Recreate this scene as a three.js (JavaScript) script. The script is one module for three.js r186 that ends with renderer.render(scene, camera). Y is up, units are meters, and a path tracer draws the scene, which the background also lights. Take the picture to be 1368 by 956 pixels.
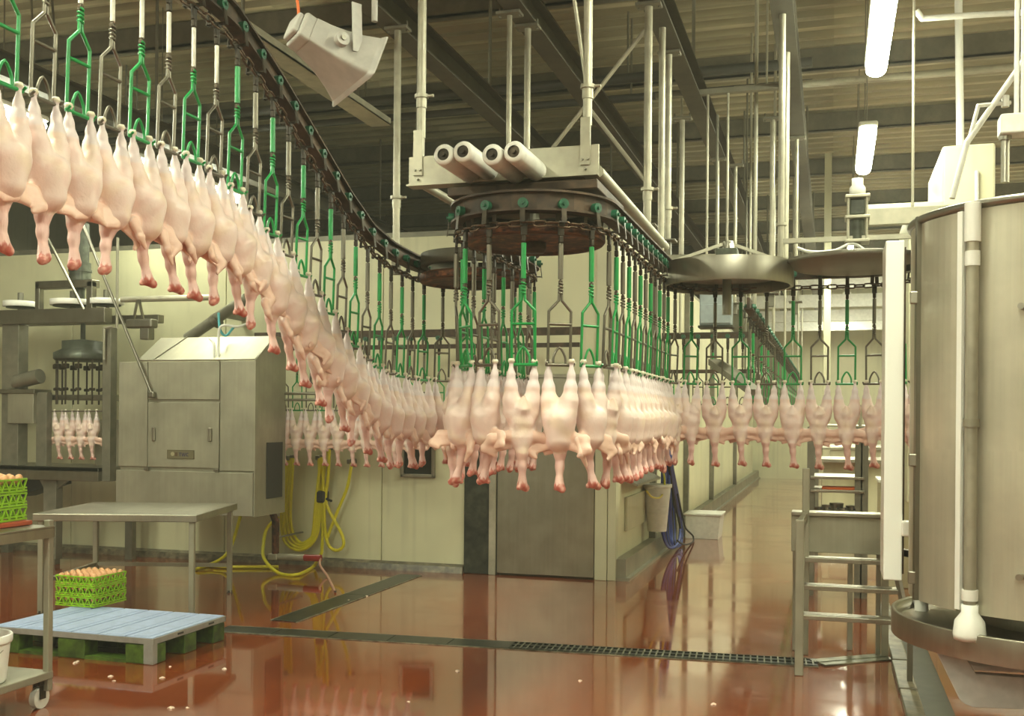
import * as THREE from 'three';
import { mergeGeometries, mergeVertices } from 'three/addons/utils/BufferGeometryUtils.js';
import { RoundedBoxGeometry } from 'three/addons/geometries/RoundedBoxGeometry.js';
import { MarchingCubes } from 'three/addons/objects/MarchingCubes.js';
import { RectAreaLightUniformsLib } from 'three/addons/lights/RectAreaLightUniformsLib.js';

// ---------------------------------------------------------------- camera, light, exposure
const FOCAL = 1400, CX = 684, CY = 560, EYE = 1.5, ROLL = 0.008, YAW = Math.atan2(1110 - 684, FOCAL);
const scene = new THREE.Scene();
scene.background = new THREE.Color(0x000000);
const camera = new THREE.PerspectiveCamera(2 * Math.atan(478 / FOCAL) * 180 / Math.PI, 1368 / 956, 0.05, 120);
camera.position.set(0, EYE, 0);
camera.rotation.order = 'YXZ';
camera.rotation.set(0, YAW, ROLL);
camera.setViewOffset(1368, 956, 0, -(CY - 478), 1368, 956);
const renderer = new THREE.WebGLRenderer({ antialias: true });
renderer.toneMapping = THREE.LinearToneMapping;
renderer.toneMappingExposure = 2.35;
renderer.shadowMap.enabled = true;
RectAreaLightUniformsLib.init();
const LAMP_COLOR = new THREE.Color().setRGB(0.99, 1.0, 0.72);
const LAMP_POWER = 27, LAMP_GLOW = 30;
scene.fog = new THREE.FogExp2(new THREE.Color().setRGB(1.0, 0.97, 0.82), 0.004);

// pixel -> point helpers (photograph is 1368 x 956)
const ray = (x, y) => {
  const u = (x - CX) / FOCAL, v = (CY - y) / FOCAL, c = Math.cos(ROLL), s = Math.sin(ROLL), r = u * c - v * s, up = u * s + v * c;
  return new THREE.Vector3(r * Math.cos(YAW) - Math.sin(YAW), up, -r * Math.sin(YAW) - Math.cos(YAW));
};
const eyeP = new THREE.Vector3(0, EYE, 0);
const onY = (x, y, Y) => { const d = ray(x, y); return d.multiplyScalar((Y - EYE) / d.y).add(eyeP); };
const onX = (x, y, X) => { const d = ray(x, y); return d.multiplyScalar(X / d.x).add(eyeP); };
const onZ = (x, y, Z) => { const d = ray(x, y); return d.multiplyScalar(Z / d.z).add(eyeP); };
const onD = (x, y, D) => ray(x, y).multiplyScalar(D).add(eyeP);

// ---------------------------------------------------------------- helpers
let seed = 7;
const rnd = () => { seed = (seed + 0x6d2b79f5) | 0; let t = Math.imul(seed ^ (seed >>> 15), 1 | seed); t = (t + Math.imul(t ^ (t >>> 7), 61 | t)) ^ t; return ((t ^ (t >>> 14)) >>> 0) / 4294967296; };
const rr = (a, b) => a + (b - a) * rnd();
const V = (x, y, z) => new THREE.Vector3(x, y, z);
const taken = new Map();
function numbered(n) { const k = taken.get(n) ?? 0; taken.set(n, k + 1); return k ? n + '_' + String(k).padStart(3, '0') : n; }
function plain(g) {
  const n = g.index ? g.toNonIndexed() : g;
  for (const k of Object.keys(n.attributes)) if (!['position', 'normal'].includes(k)) n.deleteAttribute(k);
  return n;
}
function merged(list) {
  const g = mergeGeometries(list.flat(Infinity).map(plain));
  const p = g.attributes.position, n = g.attributes.normal, uv = new Float32Array(p.count * 2);
  for (let i = 0; i < p.count; i++) {
    const ax = Math.abs(n.getX(i)), ay = Math.abs(n.getY(i)), az = Math.abs(n.getZ(i));
    if (ay >= ax && ay >= az) { uv[2 * i] = p.getX(i); uv[2 * i + 1] = p.getZ(i); }
    else if (ax >= az) { uv[2 * i] = p.getZ(i); uv[2 * i + 1] = p.getY(i); }
    else { uv[2 * i] = p.getX(i); uv[2 * i + 1] = p.getY(i); }
  }
  g.setAttribute('uv', new THREE.BufferAttribute(uv, 2));
  return g;
}
const shadowed = (m) => { m.castShadow = true; m.receiveShadow = true; return m; };
function part(parent, name, mat, geoms, label) {
  const m = shadowed(new THREE.Mesh(geoms.isBufferGeometry ? geoms : merged([geoms]), mat));
  m.name = name;
  if (label) m.userData.label = label;
  parent.add(m);
  return m;
}
const parts = (parent, name, mat, list, label) => list.map((g) => part(parent, name, mat, [g], label));
function thing(name, label, category, pos = [0, 0, 0], ry = 0, group) {
  const o = new THREE.Group();
  o.name = numbered(name);
  o.position.set(...(pos.isVector3 ? pos.toArray() : pos));
  o.rotation.y = ry;
  o.userData = { label, category };
  if (group) o.userData.group = group;
  scene.add(o);
  return o;
}
function single(name, label, category, mat, geoms, group) {
  const m = part(scene, numbered(name), mat, geoms);
  m.userData = { label, category };
  if (group) m.userData.group = group;
  return m;
}
function struct(name, mat, geoms, label) {
  const m = part(scene, name, mat, geoms);
  m.userData = { kind: 'structure', label: label ?? name, category: name.split('_')[0] };
  return m;
}
function structGroup(name, label) {
  const o = new THREE.Group(); o.name = name; o.userData = { kind: 'structure', label, category: name.split('_')[0] }; scene.add(o); return o;
}
function copyOf(o, pos, ry, label, group) {
  const c = o.clone(); c.name = numbered(o.name.replace(/_\d{3}$/, '')); c.userData = { ...o.userData };
  c.position.set(...(pos.isVector3 ? pos.toArray() : pos)); c.rotation.y = ry;
  if (label) c.userData.label = label;
  if (group) c.userData.group = group;
  scene.add(c); return c;
}
const bx = (w, h, d, x = 0, y = 0, z = 0, ry = 0, rx = 0, rz = 0) => {
  const g = new THREE.BoxGeometry(w, h, d);
  if (rz) g.rotateZ(rz); if (rx) g.rotateX(rx); if (ry) g.rotateY(ry);
  return g.translate(x, y, z);
};
const rb = (w, h, d, r, x = 0, y = 0, z = 0, ry = 0) => { const g = new RoundedBoxGeometry(w, h, d, 2, Math.min(r, w / 2.01, h / 2.01, d / 2.01)); if (ry) g.rotateY(ry); return g.translate(x, y, z); };
// box between two corners
const bb = (x0, x1, y0, y1, z0, z1) => bx(Math.abs(x1 - x0), Math.abs(y1 - y0), Math.abs(z1 - z0), (x0 + x1) / 2, (y0 + y1) / 2, (z0 + z1) / 2);
const rbb = (x0, x1, y0, y1, z0, z1, r = 0.008) => rb(Math.abs(x1 - x0), Math.abs(y1 - y0), Math.abs(z1 - z0), r, (x0 + x1) / 2, (y0 + y1) / 2, (z0 + z1) / 2);
const along = (g, a, b) => {
  const d = b.clone().sub(a), q = new THREE.Quaternion().setFromUnitVectors(V(0, 1, 0), d.clone().normalize());
  return g.applyQuaternion(q).translate((a.x + b.x) / 2, (a.y + b.y) / 2, (a.z + b.z) / 2);
};
const cy = (a, b, r, seg = 12, r2 = r) => along(new THREE.CylinderGeometry(r2, r, a.distanceTo(b), seg), a, b);
const vc = (x, z, y0, y1, r, seg = 12, r2 = r) => cy(V(x, y0, z), V(x, y1, z), r, seg, r2);
const bar = (a, b, w, h) => {   // rectangular bar between two points, h measured towards up
  const d = b.clone().sub(a), L = d.length(); d.normalize();
  const up = Math.abs(d.y) > 0.95 ? V(0, 0, 1) : V(0, 1, 0), s = up.clone().cross(d).normalize(), u = d.clone().cross(s).normalize();
  const m = new THREE.Matrix4().makeBasis(s, u, d);
  return new THREE.BoxGeometry(w, h, L).applyMatrix4(m).translate((a.x + b.x) / 2, (a.y + b.y) / 2, (a.z + b.z) / 2);
};
const tb = (pts, r, n = 24, rad = 8, closed = false, tension = 0.5) => new THREE.TubeGeometry(new THREE.CatmullRomCurve3(pts, closed, 'catmullrom', tension), n, r, rad, closed);
const pl = (pts, r, rad = 8) => {   // polyline tube with straight runs and short bends
  const path = new THREE.CurvePath();
  for (let i = 1; i < pts.length; i++) path.add(new THREE.LineCurve3(pts[i - 1], pts[i]));
  const out = [];
  for (let i = 1; i < pts.length; i++) out.push(cy(pts[i - 1], pts[i], r, rad));
  for (let i = 1; i < pts.length - 1; i++) out.push(new THREE.SphereGeometry(r * 1.02, rad, 6).translate(pts[i].x, pts[i].y, pts[i].z));
  return out;
};
const lathe = (prof, seg = 32) => new THREE.LatheGeometry(prof.map((p) => new THREE.Vector2(...p)), seg);
const extr = (pts, depth, bevel = 0) => {
  const s = new THREE.Shape(pts.map((p) => new THREE.Vector2(...p)));
  return new THREE.ExtrudeGeometry(s, { depth, bevelEnabled: bevel > 0, bevelSize: bevel, bevelThickness: bevel, bevelSegments: 2 });
};

// ---------------------------------------------------------------- textures
function lattice(n, s) { const a = new Float32Array(n * n); let q = s; for (let i = 0; i < a.length; i++) { q = (Math.imul(q, 1664525) + 1013904223) | 0; a[i] = (q >>> 8) / 16777216; } return a; }
function tileNoise(n, s) {
  const a = lattice(n, s), sm = (t) => t * t * (3 - 2 * t);
  return (u, v) => {
    const x = ((u % 1) + 1) % 1 * n, y = ((v % 1) + 1) % 1 * n, i = Math.floor(x), j = Math.floor(y), f = sm(x - i), g = sm(y - j), i1 = (i + 1) % n, j1 = (j + 1) % n;
    return (a[j * n + i] * (1 - f) + a[j * n + i1] * f) * (1 - g) + (a[j1 * n + i] * (1 - f) + a[j1 * n + i1] * f) * g;
  };
}
const fbm = (n0, s, oct = 4) => { const L = []; for (let i = 0; i < oct; i++) L.push(tileNoise(n0 << i, s + i * 17)); return (u, v) => { let t = 0, a = 0.5, w = 0; for (const f of L) { t += a * f(u, v); w += a; a *= 0.55; } return t / w; }; };
function tex(size, fn, srgb, metres) {
  const d = new Uint8Array(size * size * 4);
  for (let j = 0; j < size; j++) for (let i = 0; i < size; i++) {
    const c = fn(i / size, j / size), o = (j * size + i) * 4;
    d[o] = c[0] * 255; d[o + 1] = c[1] * 255; d[o + 2] = c[2] * 255; d[o + 3] = 255;
  }
  const t = new THREE.DataTexture(d, size, size);
  t.wrapS = t.wrapT = THREE.RepeatWrapping; t.magFilter = THREE.LinearFilter; t.minFilter = THREE.LinearFilter;
  if (srgb) t.colorSpace = THREE.SRGBColorSpace;
  t.repeat.set(1 / metres, 1 / metres); t.needsUpdate = true;
  return t;
}
const cl = (x) => Math.min(1, Math.max(0, x));
const mixc = (a, b, t) => [0, 1, 2].map((k) => a[k] + (b[k] - a[k]) * cl(t));
const nA = fbm(4, 11, 5), nB = fbm(6, 91, 5), nC = fbm(24, 301, 4), nD = tileNoise(256, 5), nE = tileNoise(64, 77);
// wet resin floor: colour flecks, dry and wet patches, slight unevenness
const floorColor = tex(1024, (u, v) => {
  let c = mixc([0.49, 0.215, 0.085], [0.585, 0.29, 0.135], (nA(u, v) - 0.35) * 2.4);
  c = mixc(c, [0.42, 0.17, 0.065], (nC(u, v) - 0.52) * 1.8);
  const sp = nD(u, v); if (sp > 0.985) c = mixc(c, [0.8, 0.66, 0.55], 0.6);
  return c;
}, true, 6);
const floorRough = tex(1024, (u, v) => {
  const p = cl((nB(u, v) - 0.47) * 7), q = 0.045 + 0.11 * p + 0.08 * p * (nC(u, v));
  return [q, q, q];
}, false, 5.2);
const floorBump = tex(1024, (u, v) => { const p = cl((nB(u, v) - 0.47) * 5), h = 0.5 + 0.25 * (nA(u, v) - 0.5) + 0.1 * p + 0.05 * p * nC(u, v); return [h, h, h]; }, false, 5.2);
const brushed = tex(512, (u, v) => { const q = 0.66 + 0.12 * (tileBrush(u, v) - 0.5) + 0.3 * (nB(u, v) - 0.5); return [q, cl(q), q]; }, false, 1.0);
function tileBrush(u, v) { return 0.6 * nE(u, v * 0.05) + 0.4 * nD(u, v * 0.02); }
const steelTint = tex(512, (u, v) => { const q = 0.88 + 0.2 * (nB(u, v) - 0.5) + 0.05 * (tileBrush(u, v) - 0.5); return [cl(q), cl(q * 0.985), cl(q * 0.95)]; }, true, 1.4);
const panelTint = tex(512, (u, v) => { const q = 0.93 + 0.16 * (nA(u, v) - 0.5) - 0.10 * cl((nE(u, v * 0.06) - 0.62) * 2) * nB(u, v); return [cl(q), cl(q), cl(q * 0.985)]; }, true, 2.6);
const dirtTint = tex(512, (u, v) => { const q = 0.78 + 0.7 * (nC(u, v) - 0.5) + 0.5 * (nA(u, v) - 0.5); return [cl(q), cl(q * 0.97), cl(q * 0.92)]; }, true, 1.3);
const galvTint = tex(512, (u, v) => { const q = 0.88 + 0.18 * (nC(u, v) - 0.5) + 0.25 * (nA(u, v) - 0.5); return [cl(q), cl(q * 0.99), cl(q * 0.96)]; }, true, 1.6);
const deckTint = tex(512, (u, v) => { const q = 0.80 + 0.35 * (nA(u, v) - 0.5) + 0.25 * (nE(u * 0.1, v) - 0.5); return [cl(q), cl(q * 0.97), cl(q * 0.9)]; }, true, 5.5);
const rustTint = tex(512, (u, v) => { const t = nC(u, v) * 0.6 + nB(u, v) * 0.5; return mixc([0.16, 0.085, 0.06], [0.52, 0.31, 0.18], (t - 0.38) * 2.6); }, true, 0.6);
const plasticTint = tex(256, (u, v) => { const q = 0.93 + 0.13 * (nC(u, v) - 0.5); return [cl(q), cl(q), cl(q)]; }, true, 0.8);
const grime = tex(512, (u, v) => { const q = nC(u, v); return [q, q, q]; }, false, 0.35);

const std = (o) => new THREE.MeshStandardMaterial(o);
const lin = (r, g, b) => new THREE.Color().setRGB(r, g, b);
const M = {
  floor: new THREE.MeshPhysicalMaterial({ map: floorColor, roughness: 1, roughnessMap: floorRough, bumpMap: floorBump, bumpScale: 0.004, ior: 1.7, clearcoat: 0.6, clearcoatRoughness: 0.07 }),
  panel: std({ color: lin(0.73, 0.71, 0.49), map: panelTint, roughness: 0.42 }),
  panelTrim: std({ color: lin(0.64, 0.62, 0.44), map: panelTint, roughness: 0.4 }),
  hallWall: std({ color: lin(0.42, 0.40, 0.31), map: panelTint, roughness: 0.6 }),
  deck: std({ color: lin(0.70, 0.67, 0.51), map: deckTint, roughness: 0.62, metalness: 0.1 }),
  purlin: std({ color: lin(0.20, 0.185, 0.14), map: galvTint, roughness: 0.7 }),
  beam: std({ color: lin(0.095, 0.086, 0.06), map: galvTint, roughness: 0.65, metalness: 0.2 }),
  pipeDark: std({ color: lin(0.05, 0.05, 0.04), roughness: 0.5 }),
  steel: std({ color: lin(0.50, 0.485, 0.43), map: steelTint, metalness: 1, roughness: 0.62, roughnessMap: brushed }),
  steelDark: std({ color: lin(0.38, 0.37, 0.33), map: steelTint, metalness: 1, roughness: 0.6, roughnessMap: brushed }),
  steelSoft: std({ color: lin(0.46, 0.45, 0.37), map: steelTint, metalness: 0.55, roughness: 0.5 }),
  tank: std({ color: lin(0.70, 0.68, 0.57), map: steelTint, metalness: 0.5, roughness: 0.62, roughnessMap: brushed }),
  doorSteel: std({ color: lin(0.42, 0.40, 0.34), map: steelTint, metalness: 1, roughness: 0.36 }),
  dish: std({ color: lin(0.26, 0.25, 0.21), map: steelTint, metalness: 0.6, roughness: 0.45 }),
  standPaint: std({ color: lin(0.55, 0.53, 0.50), map: plasticTint, roughness: 0.45 }),
  galv: std({ color: lin(0.52, 0.50, 0.41), map: galvTint, metalness: 0.35, roughness: 0.42 }),
  galvDark: std({ color: lin(0.27, 0.26, 0.21), map: galvTint, metalness: 0.4, roughness: 0.5 }),
  white: std({ color: lin(0.80, 0.79, 0.72), map: plasticTint, roughness: 0.4 }),
  whiteClean: std({ color: lin(0.86, 0.86, 0.80), roughness: 0.35 }),
  speaker: std({ color: lin(0.44, 0.42, 0.38), map: plasticTint, roughness: 0.45 }),
  green: std({ color: lin(0.008, 0.30, 0.065), map: plasticTint, roughness: 0.32 }),
  greenWheel: std({ color: lin(0.02, 0.20, 0.11), map: dirtTint, roughness: 0.4 }),
  grayShackle: std({ color: lin(0.23, 0.215, 0.18), map: steelTint, metalness: 0.8, roughness: 0.38 }),
  hanger: std({ color: lin(0.10, 0.082, 0.06), map: dirtTint, metalness: 0.6, roughness: 0.45 }),
  sleeve: std({ color: lin(0.74, 0.72, 0.62), map: plasticTint, roughness: 0.4 }),
  rail: std({ color: lin(0.105, 0.068, 0.042), map: dirtTint, roughness: 0.55, metalness: 0.3 }),
  chain: std({ color: lin(0.34, 0.24, 0.17), map: dirtTint, metalness: 0.85, roughness: 0.35 }),
  rust: std({ map: rustTint, roughness: 0.6, metalness: 0.3 }),
  black: std({ color: lin(0.012, 0.012, 0.011), roughness: 0.5 }),
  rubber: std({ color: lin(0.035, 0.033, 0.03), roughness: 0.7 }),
  darkGreenSteel: std({ color: lin(0.055, 0.062, 0.045), map: dirtTint, roughness: 0.45, metalness: 0.2 }),
  glassDark: std({ color: lin(0.015, 0.015, 0.012), roughness: 0.08 }),
  yellow: std({ color: lin(0.78, 0.70, 0.015), map: plasticTint, roughness: 0.38 }),
  blueCable: std({ color: lin(0.025, 0.05, 0.26), roughness: 0.4 }),
  cyanHose: std({ color: lin(0.08, 0.40, 0.46), roughness: 0.4 }),
  orange: std({ color: lin(0.75, 0.14, 0.02), roughness: 0.45 }),
  lime: std({ color: lin(0.30, 0.60, 0.015), map: plasticTint, roughness: 0.42 }),
  egg: std({ color: lin(0.68, 0.36, 0.17), roughness: 0.5 }),
  palletBlue: std({ color: lin(0.40, 0.50, 0.74), map: plasticTint, roughness: 0.5 }),
  palletGreen: std({ color: lin(0.10, 0.20, 0.02), map: dirtTint, roughness: 0.5 }),
  palletGrey: std({ color: lin(0.34, 0.32, 0.29), map: plasticTint, roughness: 0.5 }),
  blood: std({ color: lin(0.30, 0.02, 0.015), roughness: 0.25 }),
  drain: std({ color: lin(0.035, 0.045, 0.035), map: dirtTint, roughness: 0.3, metalness: 0.4 }),
  drainEdge: std({ color: lin(0.34, 0.36, 0.29), map: dirtTint, roughness: 0.35, metalness: 0.4 }),
  concrete: std({ color: lin(0.24, 0.22, 0.16), map: dirtTint, roughness: 0.35 }),
  motor: std({ color: lin(0.10, 0.12, 0.095), map: dirtTint, roughness: 0.5 }),
  blueGrey: std({ color: lin(0.32, 0.37, 0.37), map: plasticTint, roughness: 0.5 }),
  lampBody: std({ color: lin(0.7, 0.69, 0.6), roughness: 0.5 }),
  lampGlow: std({ color: lin(0.9, 0.88, 0.75), roughness: 0.5, emissive: lin(0.96, 1.0, 0.76), emissiveIntensity: LAMP_GLOW }),
};

// ---------------------------------------------------------------- the hall
const ENC_Z = -9.65, ENC_X = -1.92, ENC_H = 3.3, HALL = { x0: -13, x1: 6.2, z0: 6, z1: -28.5, h: 5.7 };
struct('floor', M.floor, [bb(HALL.x0 - 0.2, HALL.x1 + 0.2, -0.2, 0, HALL.z1 - 0.2, HALL.z0 + 0.2)], 'red-brown wet resin floor of the processing hall');
{ // profiled metal roof deck
  const pts = []; const P = 0.3, n = Math.round((HALL.z0 - HALL.z1) / P), prof = [[0, 0], [0.1, 0], [0.13, 0.06], [0.27, 0.06]];
  for (let i = 0; i < n; i++) for (const [a, b] of prof) pts.push([HALL.z1 + i * P + a, HALL.h + b]);
  pts.push([HALL.z0, HALL.h], [HALL.z0, HALL.h + 0.3], [HALL.z1, HALL.h + 0.3]);
  const g = extr(pts, HALL.x1 - HALL.x0 + 0.4); g.rotateY(-Math.PI / 2); g.translate(HALL.x1 + 0.2, 0, 0);
  struct('ceiling', M.deck, [g], 'profiled olive grey metal roof deck');
}
struct('wall_far', M.panel, [bb(HALL.x0, HALL.x1, 0, HALL.h, HALL.z1, HALL.z1 - 0.2)], 'cream end wall far down the corridor');
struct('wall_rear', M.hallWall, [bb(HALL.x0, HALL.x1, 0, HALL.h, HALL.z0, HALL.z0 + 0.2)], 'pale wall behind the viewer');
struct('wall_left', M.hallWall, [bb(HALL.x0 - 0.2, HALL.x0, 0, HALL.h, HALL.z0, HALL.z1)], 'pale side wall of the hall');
struct('wall_right', M.panel, [bb(HALL.x1, HALL.x1 + 0.2, 0, HALL.h, HALL.z0, HALL.z1)], 'cream side wall beyond the steel tank');

{ // cream insulated room: front face and corridor face, panel by panel
  const wf = structGroup('wall_front', 'cream insulated panel wall of the inner room facing the hall');
  const seams = [HALL.x0];
  const known = [95, 300, 510, 621].map((p) => onZ(p, 650, ENC_Z).x);
  for (let x = HALL.x0 + 1.2; x < known[0] - 0.4; x += 1.2) seams.push(x);
  seams.push(...known);
  for (let i = 0; i < seams.length - 1; i++) part(wf, 'panel', M.panel, [rbb(seams[i] + 0.004, seams[i + 1] - 0.004, 0, ENC_H, ENC_Z, ENC_Z - 0.1, 0.006)]);
  const dl = onZ(664, 700, ENC_Z).x, dr = onZ(795, 700, ENC_Z).x;
  part(wf, 'panel', M.panel, [rbb(seams.at(-1) + 0.004, dr + 0.004, 1.93, ENC_H, ENC_Z, ENC_Z - 0.1, 0.006)]);
  part(wf, 'core', M.panelTrim, [bb(HALL.x0, ENC_X - 0.02, 0, ENC_H, ENC_Z - 0.1, ENC_Z - 0.16)]);
  part(wf, 'roof_edge', M.galvDark, [bb(HALL.x0, ENC_X, ENC_H, ENC_H + 0.05, ENC_Z, ENC_Z - 0.16)], 'dark metal strip along the top of the wall');
  // dark steel column and strip beside the steel door
  const c0 = onZ(621, 700, ENC_Z).x;
  struct('trim_70', M.darkGreenSteel, [rbb(c0, dl - 0.07, 0, 1.93, ENC_Z + 0.03, ENC_Z - 0.1, 0.01)], 'dark green steel column beside the stainless door');
  struct('trim_71', M.galv, [rbb(dl - 0.07, dl, 0, 1.93, ENC_Z + 0.05, ENC_Z - 0.1, 0.006)], 'pale metal jamb of the stainless door');
  const door = structGroup('door_1', 'brushed stainless door panel beside the corner post of the inner room');
  part(door, 'leaf', M.doorSteel, [rbb(dl + 0.008, dr - 0.004, 0.02, 1.9, ENC_Z + 0.03, ENC_Z - 0.08, 0.006)]);
  part(door, 'lintel', M.galv, [rbb(dl, dr, 1.9, 1.93, ENC_Z + 0.035, ENC_Z - 0.08, 0.004)]);
  // corner post
  struct('trim_72', M.panelTrim, [rbb(dr, ENC_X - 0.075, 0, ENC_H, ENC_Z + 0.025, ENC_Z - 0.1, 0.006)], 'cream corner post of the inner room');
  struct('trim_73', M.panelTrim, [rbb(ENC_X - 0.07, ENC_X + 0.01, 0, ENC_H, ENC_Z + 0.015, ENC_Z - 0.1, 0.006)], 'narrow cream strip on the corner of the inner room');
  const b = struct('baseboard_front', M.concrete, [extr([[ENC_Z - 0.02, 0], [ENC_Z + 0.07, 0], [ENC_Z + 0.05, 0.06], [ENC_Z - 0.02, 0.09]], seams.at(-1) - HALL.x0).rotateY(-Math.PI / 2).translate(seams.at(-1), 0, 0)], 'dark coved kerb along the foot of the front wall');
  // small dark window in the front wall
  const w0 = onZ(537, 590, ENC_Z), w1 = onZ(582, 638, ENC_Z), win = structGroup('window_1', 'small dark hatch window in the cream front wall');
  const F = 0.035;
  part(win, 'window_frame', M.steel, [rbb(w0.x, w1.x, w1.y, w1.y + F, ENC_Z, ENC_Z + 0.04), rbb(w0.x, w1.x, w0.y - F, w0.y, ENC_Z, ENC_Z + 0.04), rbb(w0.x, w0.x + F, w1.y, w0.y, ENC_Z, ENC_Z + 0.04), rbb(w1.x - F, w1.x, w1.y, w0.y, ENC_Z, ENC_Z + 0.04)]);
  part(win, 'pane', M.glassDark, [bb(w0.x + F, w1.x - F, w1.y + F, w0.y - F, ENC_Z + 0.004, ENC_Z + 0.012)]);
  // corridor face
  const ws = structGroup('wall_corridor', 'cream insulated panel wall of the inner room along the corridor');
  const zs = [ENC_Z - 0.1, -11.6, -13.2];
  while (zs.at(-1) > HALL.z1 + 1.6) zs.push(zs.at(-1) - 1.6);
  for (let i = 0; i < zs.length - 1; i++) part(ws, 'panel', M.panel, [rbb(ENC_X - 0.1, ENC_X, 0, ENC_H, zs[i] - 0.004, zs[i + 1] + 0.004, 0.006)]);
  [-11.6, -14.4, -17.6, -22].forEach((z, i) => struct('trim_' + (60 + i), M.galvDark, [rbb(ENC_X, ENC_X + 0.07, 0, ENC_H, z - 0.05, z + 0.05, 0.006)], 'grey steel post on the corridor wall'));
  part(ws, 'core', M.panelTrim, [bb(ENC_X - 0.16, ENC_X - 0.1, 0, ENC_H, ENC_Z - 0.16, HALL.z1 + 0.02)]);
  struct('baseboard_corridor', M.steelSoft, [bb(ENC_X, ENC_X + 0.10, 0, 0.2, ENC_Z - 0.02, HALL.z1 + 0.02), bb(ENC_X, ENC_X + 0.14, 0, 0.03, ENC_Z, HALL.z1 + 0.02)], 'steel kerb along the foot of the corridor wall');
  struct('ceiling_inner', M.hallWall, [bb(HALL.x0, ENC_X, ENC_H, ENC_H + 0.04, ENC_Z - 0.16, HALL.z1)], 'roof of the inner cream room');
}

// ---------------------------------------------------------------- roof steel and lamps
{
  let k = 0;
  for (let z = -4.5; z > -28; z -= 2.6) {
    const p = struct('trim_' + (++k), M.purlin, [bb(HALL.x0, HALL.x1, HALL.h - 0.24, HALL.h, z, z + 0.05), bb(HALL.x0, HALL.x1, HALL.h - 0.24, HALL.h - 0.225, z - 0.08, z + 0.05)], 'dark roof purlin across the hall');
  }
  const beams = [onY(500, 0, 4.2).x, onY(706, 20, 4.2).x, onY(893, 40, 4.2).x, onY(1050, 40, 4.2).x, -6.2, -8.4];
  const G = 'support beams under the roof';
  beams.forEach((x) => {
    const t = thing('support_beam', 'dark steel support beam running lengthwise under the roof deck', 'beam', [x, 0, 0], 0, G);
    part(t, 'flange', M.beam, [bb(-0.07, 0.07, 4.12, 4.135, 3, -27)]);
    part(t, 'flange', M.beam, [bb(-0.07, 0.07, 4.305, 4.32, 3, -27)]);
    part(t, 'web', M.beam, [bb(-0.006, 0.006, 4.13, 4.31, 3, -27)]);
    for (let z = -3.4; z > -27; z -= 5.2) part(t, 'drop_rod', M.galvDark, [vc(0, z, 4.32, HALL.h - 0.2, 0.015, 8)]);
  });
  // cross pipes
  const q = onD(684, 118, 11);
  for (const [dy, r, z] of [[0, 0.05, q.z], [-0.14, 0.04, q.z - 0.2]]) {
    const t = thing('cross_pipe', 'black service pipe crossing the hall under the roof', 'pipe', [0, q.y + dy, z], 0, 'black service pipes under the roof');
    part(t, 'pipe', M.pipeDark, [cy(V(HALL.x0, 0, 0), V(-0.2, 0, 0), r)]);
    parts(t, 'bracket', M.galvDark, [-11, -8, -5, -2].map((x) => vc(x, 0, 0, HALL.h - q.y - dy - 0.05, 0.012, 6)));
  }
  const w = onD(1200, 102, 9.5);
  single('cross_pipe', 'pale painted pipe crossing the hall behind the lit lamps', 'pipe', M.galv, [cy(V(-0.9, w.y, w.z), V(HALL.x1, w.y, w.z), 0.035), [-0.6, 3.2].map((x) => vc(x, w.z, w.y, HALL.h - 0.05, 0.012, 6))]);
  // lengthwise cable tray near the loudspeaker
  const a = onY(380, 80, 4.0), b = onY(502, 166, 4.0);
  const tray = thing('cable_tray', 'pale grey cable tray hanging under the roof behind the loudspeaker', 'cable tray', [a.x, 3.98, 0]);
  part(tray, 'channel', M.galv, [bb(-0.09, 0.09, 0, 0.012, 2, b.z), bb(-0.09, -0.08, 0, 0.06, 2, b.z), bb(0.08, 0.09, 0, 0.06, 2, b.z)]);
  parts(tray, 'drop_rod', M.galvDark, [-2, -6, -9].map((z) => vc(0, z, 0.01, HALL.h - 4.0, 0.012, 6)));
}
{ // white cross beams far down the corridor
  [-18.5, -21.5, -24.5, -27].forEach((z) => {
    const t = thing('corridor_beam', 'white cross beam spanning the corridor far behind the hanging line', 'beam', [0, 0, z], 0, 'white beams over the corridor');
    part(t, 'beam', M.white, [bb(ENC_X, 6.2, 3.75, 4.0, -0.06, 0.06)]);
    parts(t, 'hanger', M.galv, [vc(-1, 0, 4.0, HALL.h - 0.02, 0.02, 8), vc(3, 0, 4.0, HALL.h - 0.02, 0.02, 8)]);
  });
}
function lamp(x, y, z, label, group, L = 1.55, power = 1) {
  const t = thing('ceiling_lamp', label, 'lamp', [x, y, z], 0, group);
  part(t, 'housing', M.lampBody, [rb(0.16, 0.05, L, 0.02, 0, 0.055, 0)]);
  const d = lathe([[0, 0], [0.001, 0], [0.05, 0.004], [0.07, 0.05], [0.072, 0.09], [0.072, L - 0.09], [0.07, L - 0.05], [0.05, L - 0.004], [0.001, L], [0, L]], 20).rotateX(-Math.PI / 2).translate(0, 0.0, L / 2);
  d.scale(1, 0.75, 1);
  part(t, 'diffuser', M.lampGlow, [d], 'glowing white diffuser');
  parts(t, 'suspension_wire', M.galvDark, [vc(0, -L / 2 + 0.45, 0.08, HALL.h - y, 0.006, 6), vc(0, L / 2 - 0.45, 0.08, HALL.h - y, 0.006, 6)]);
  const l = new THREE.RectAreaLight(LAMP_COLOR, LAMP_POWER * power, 0.14, L - 0.1);
  l.position.set(x, y - 0.065, z); l.rotation.x = -Math.PI / 2; l.name = 'ceiling_lamp_light';
  scene.add(l);
  return t;
}
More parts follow.
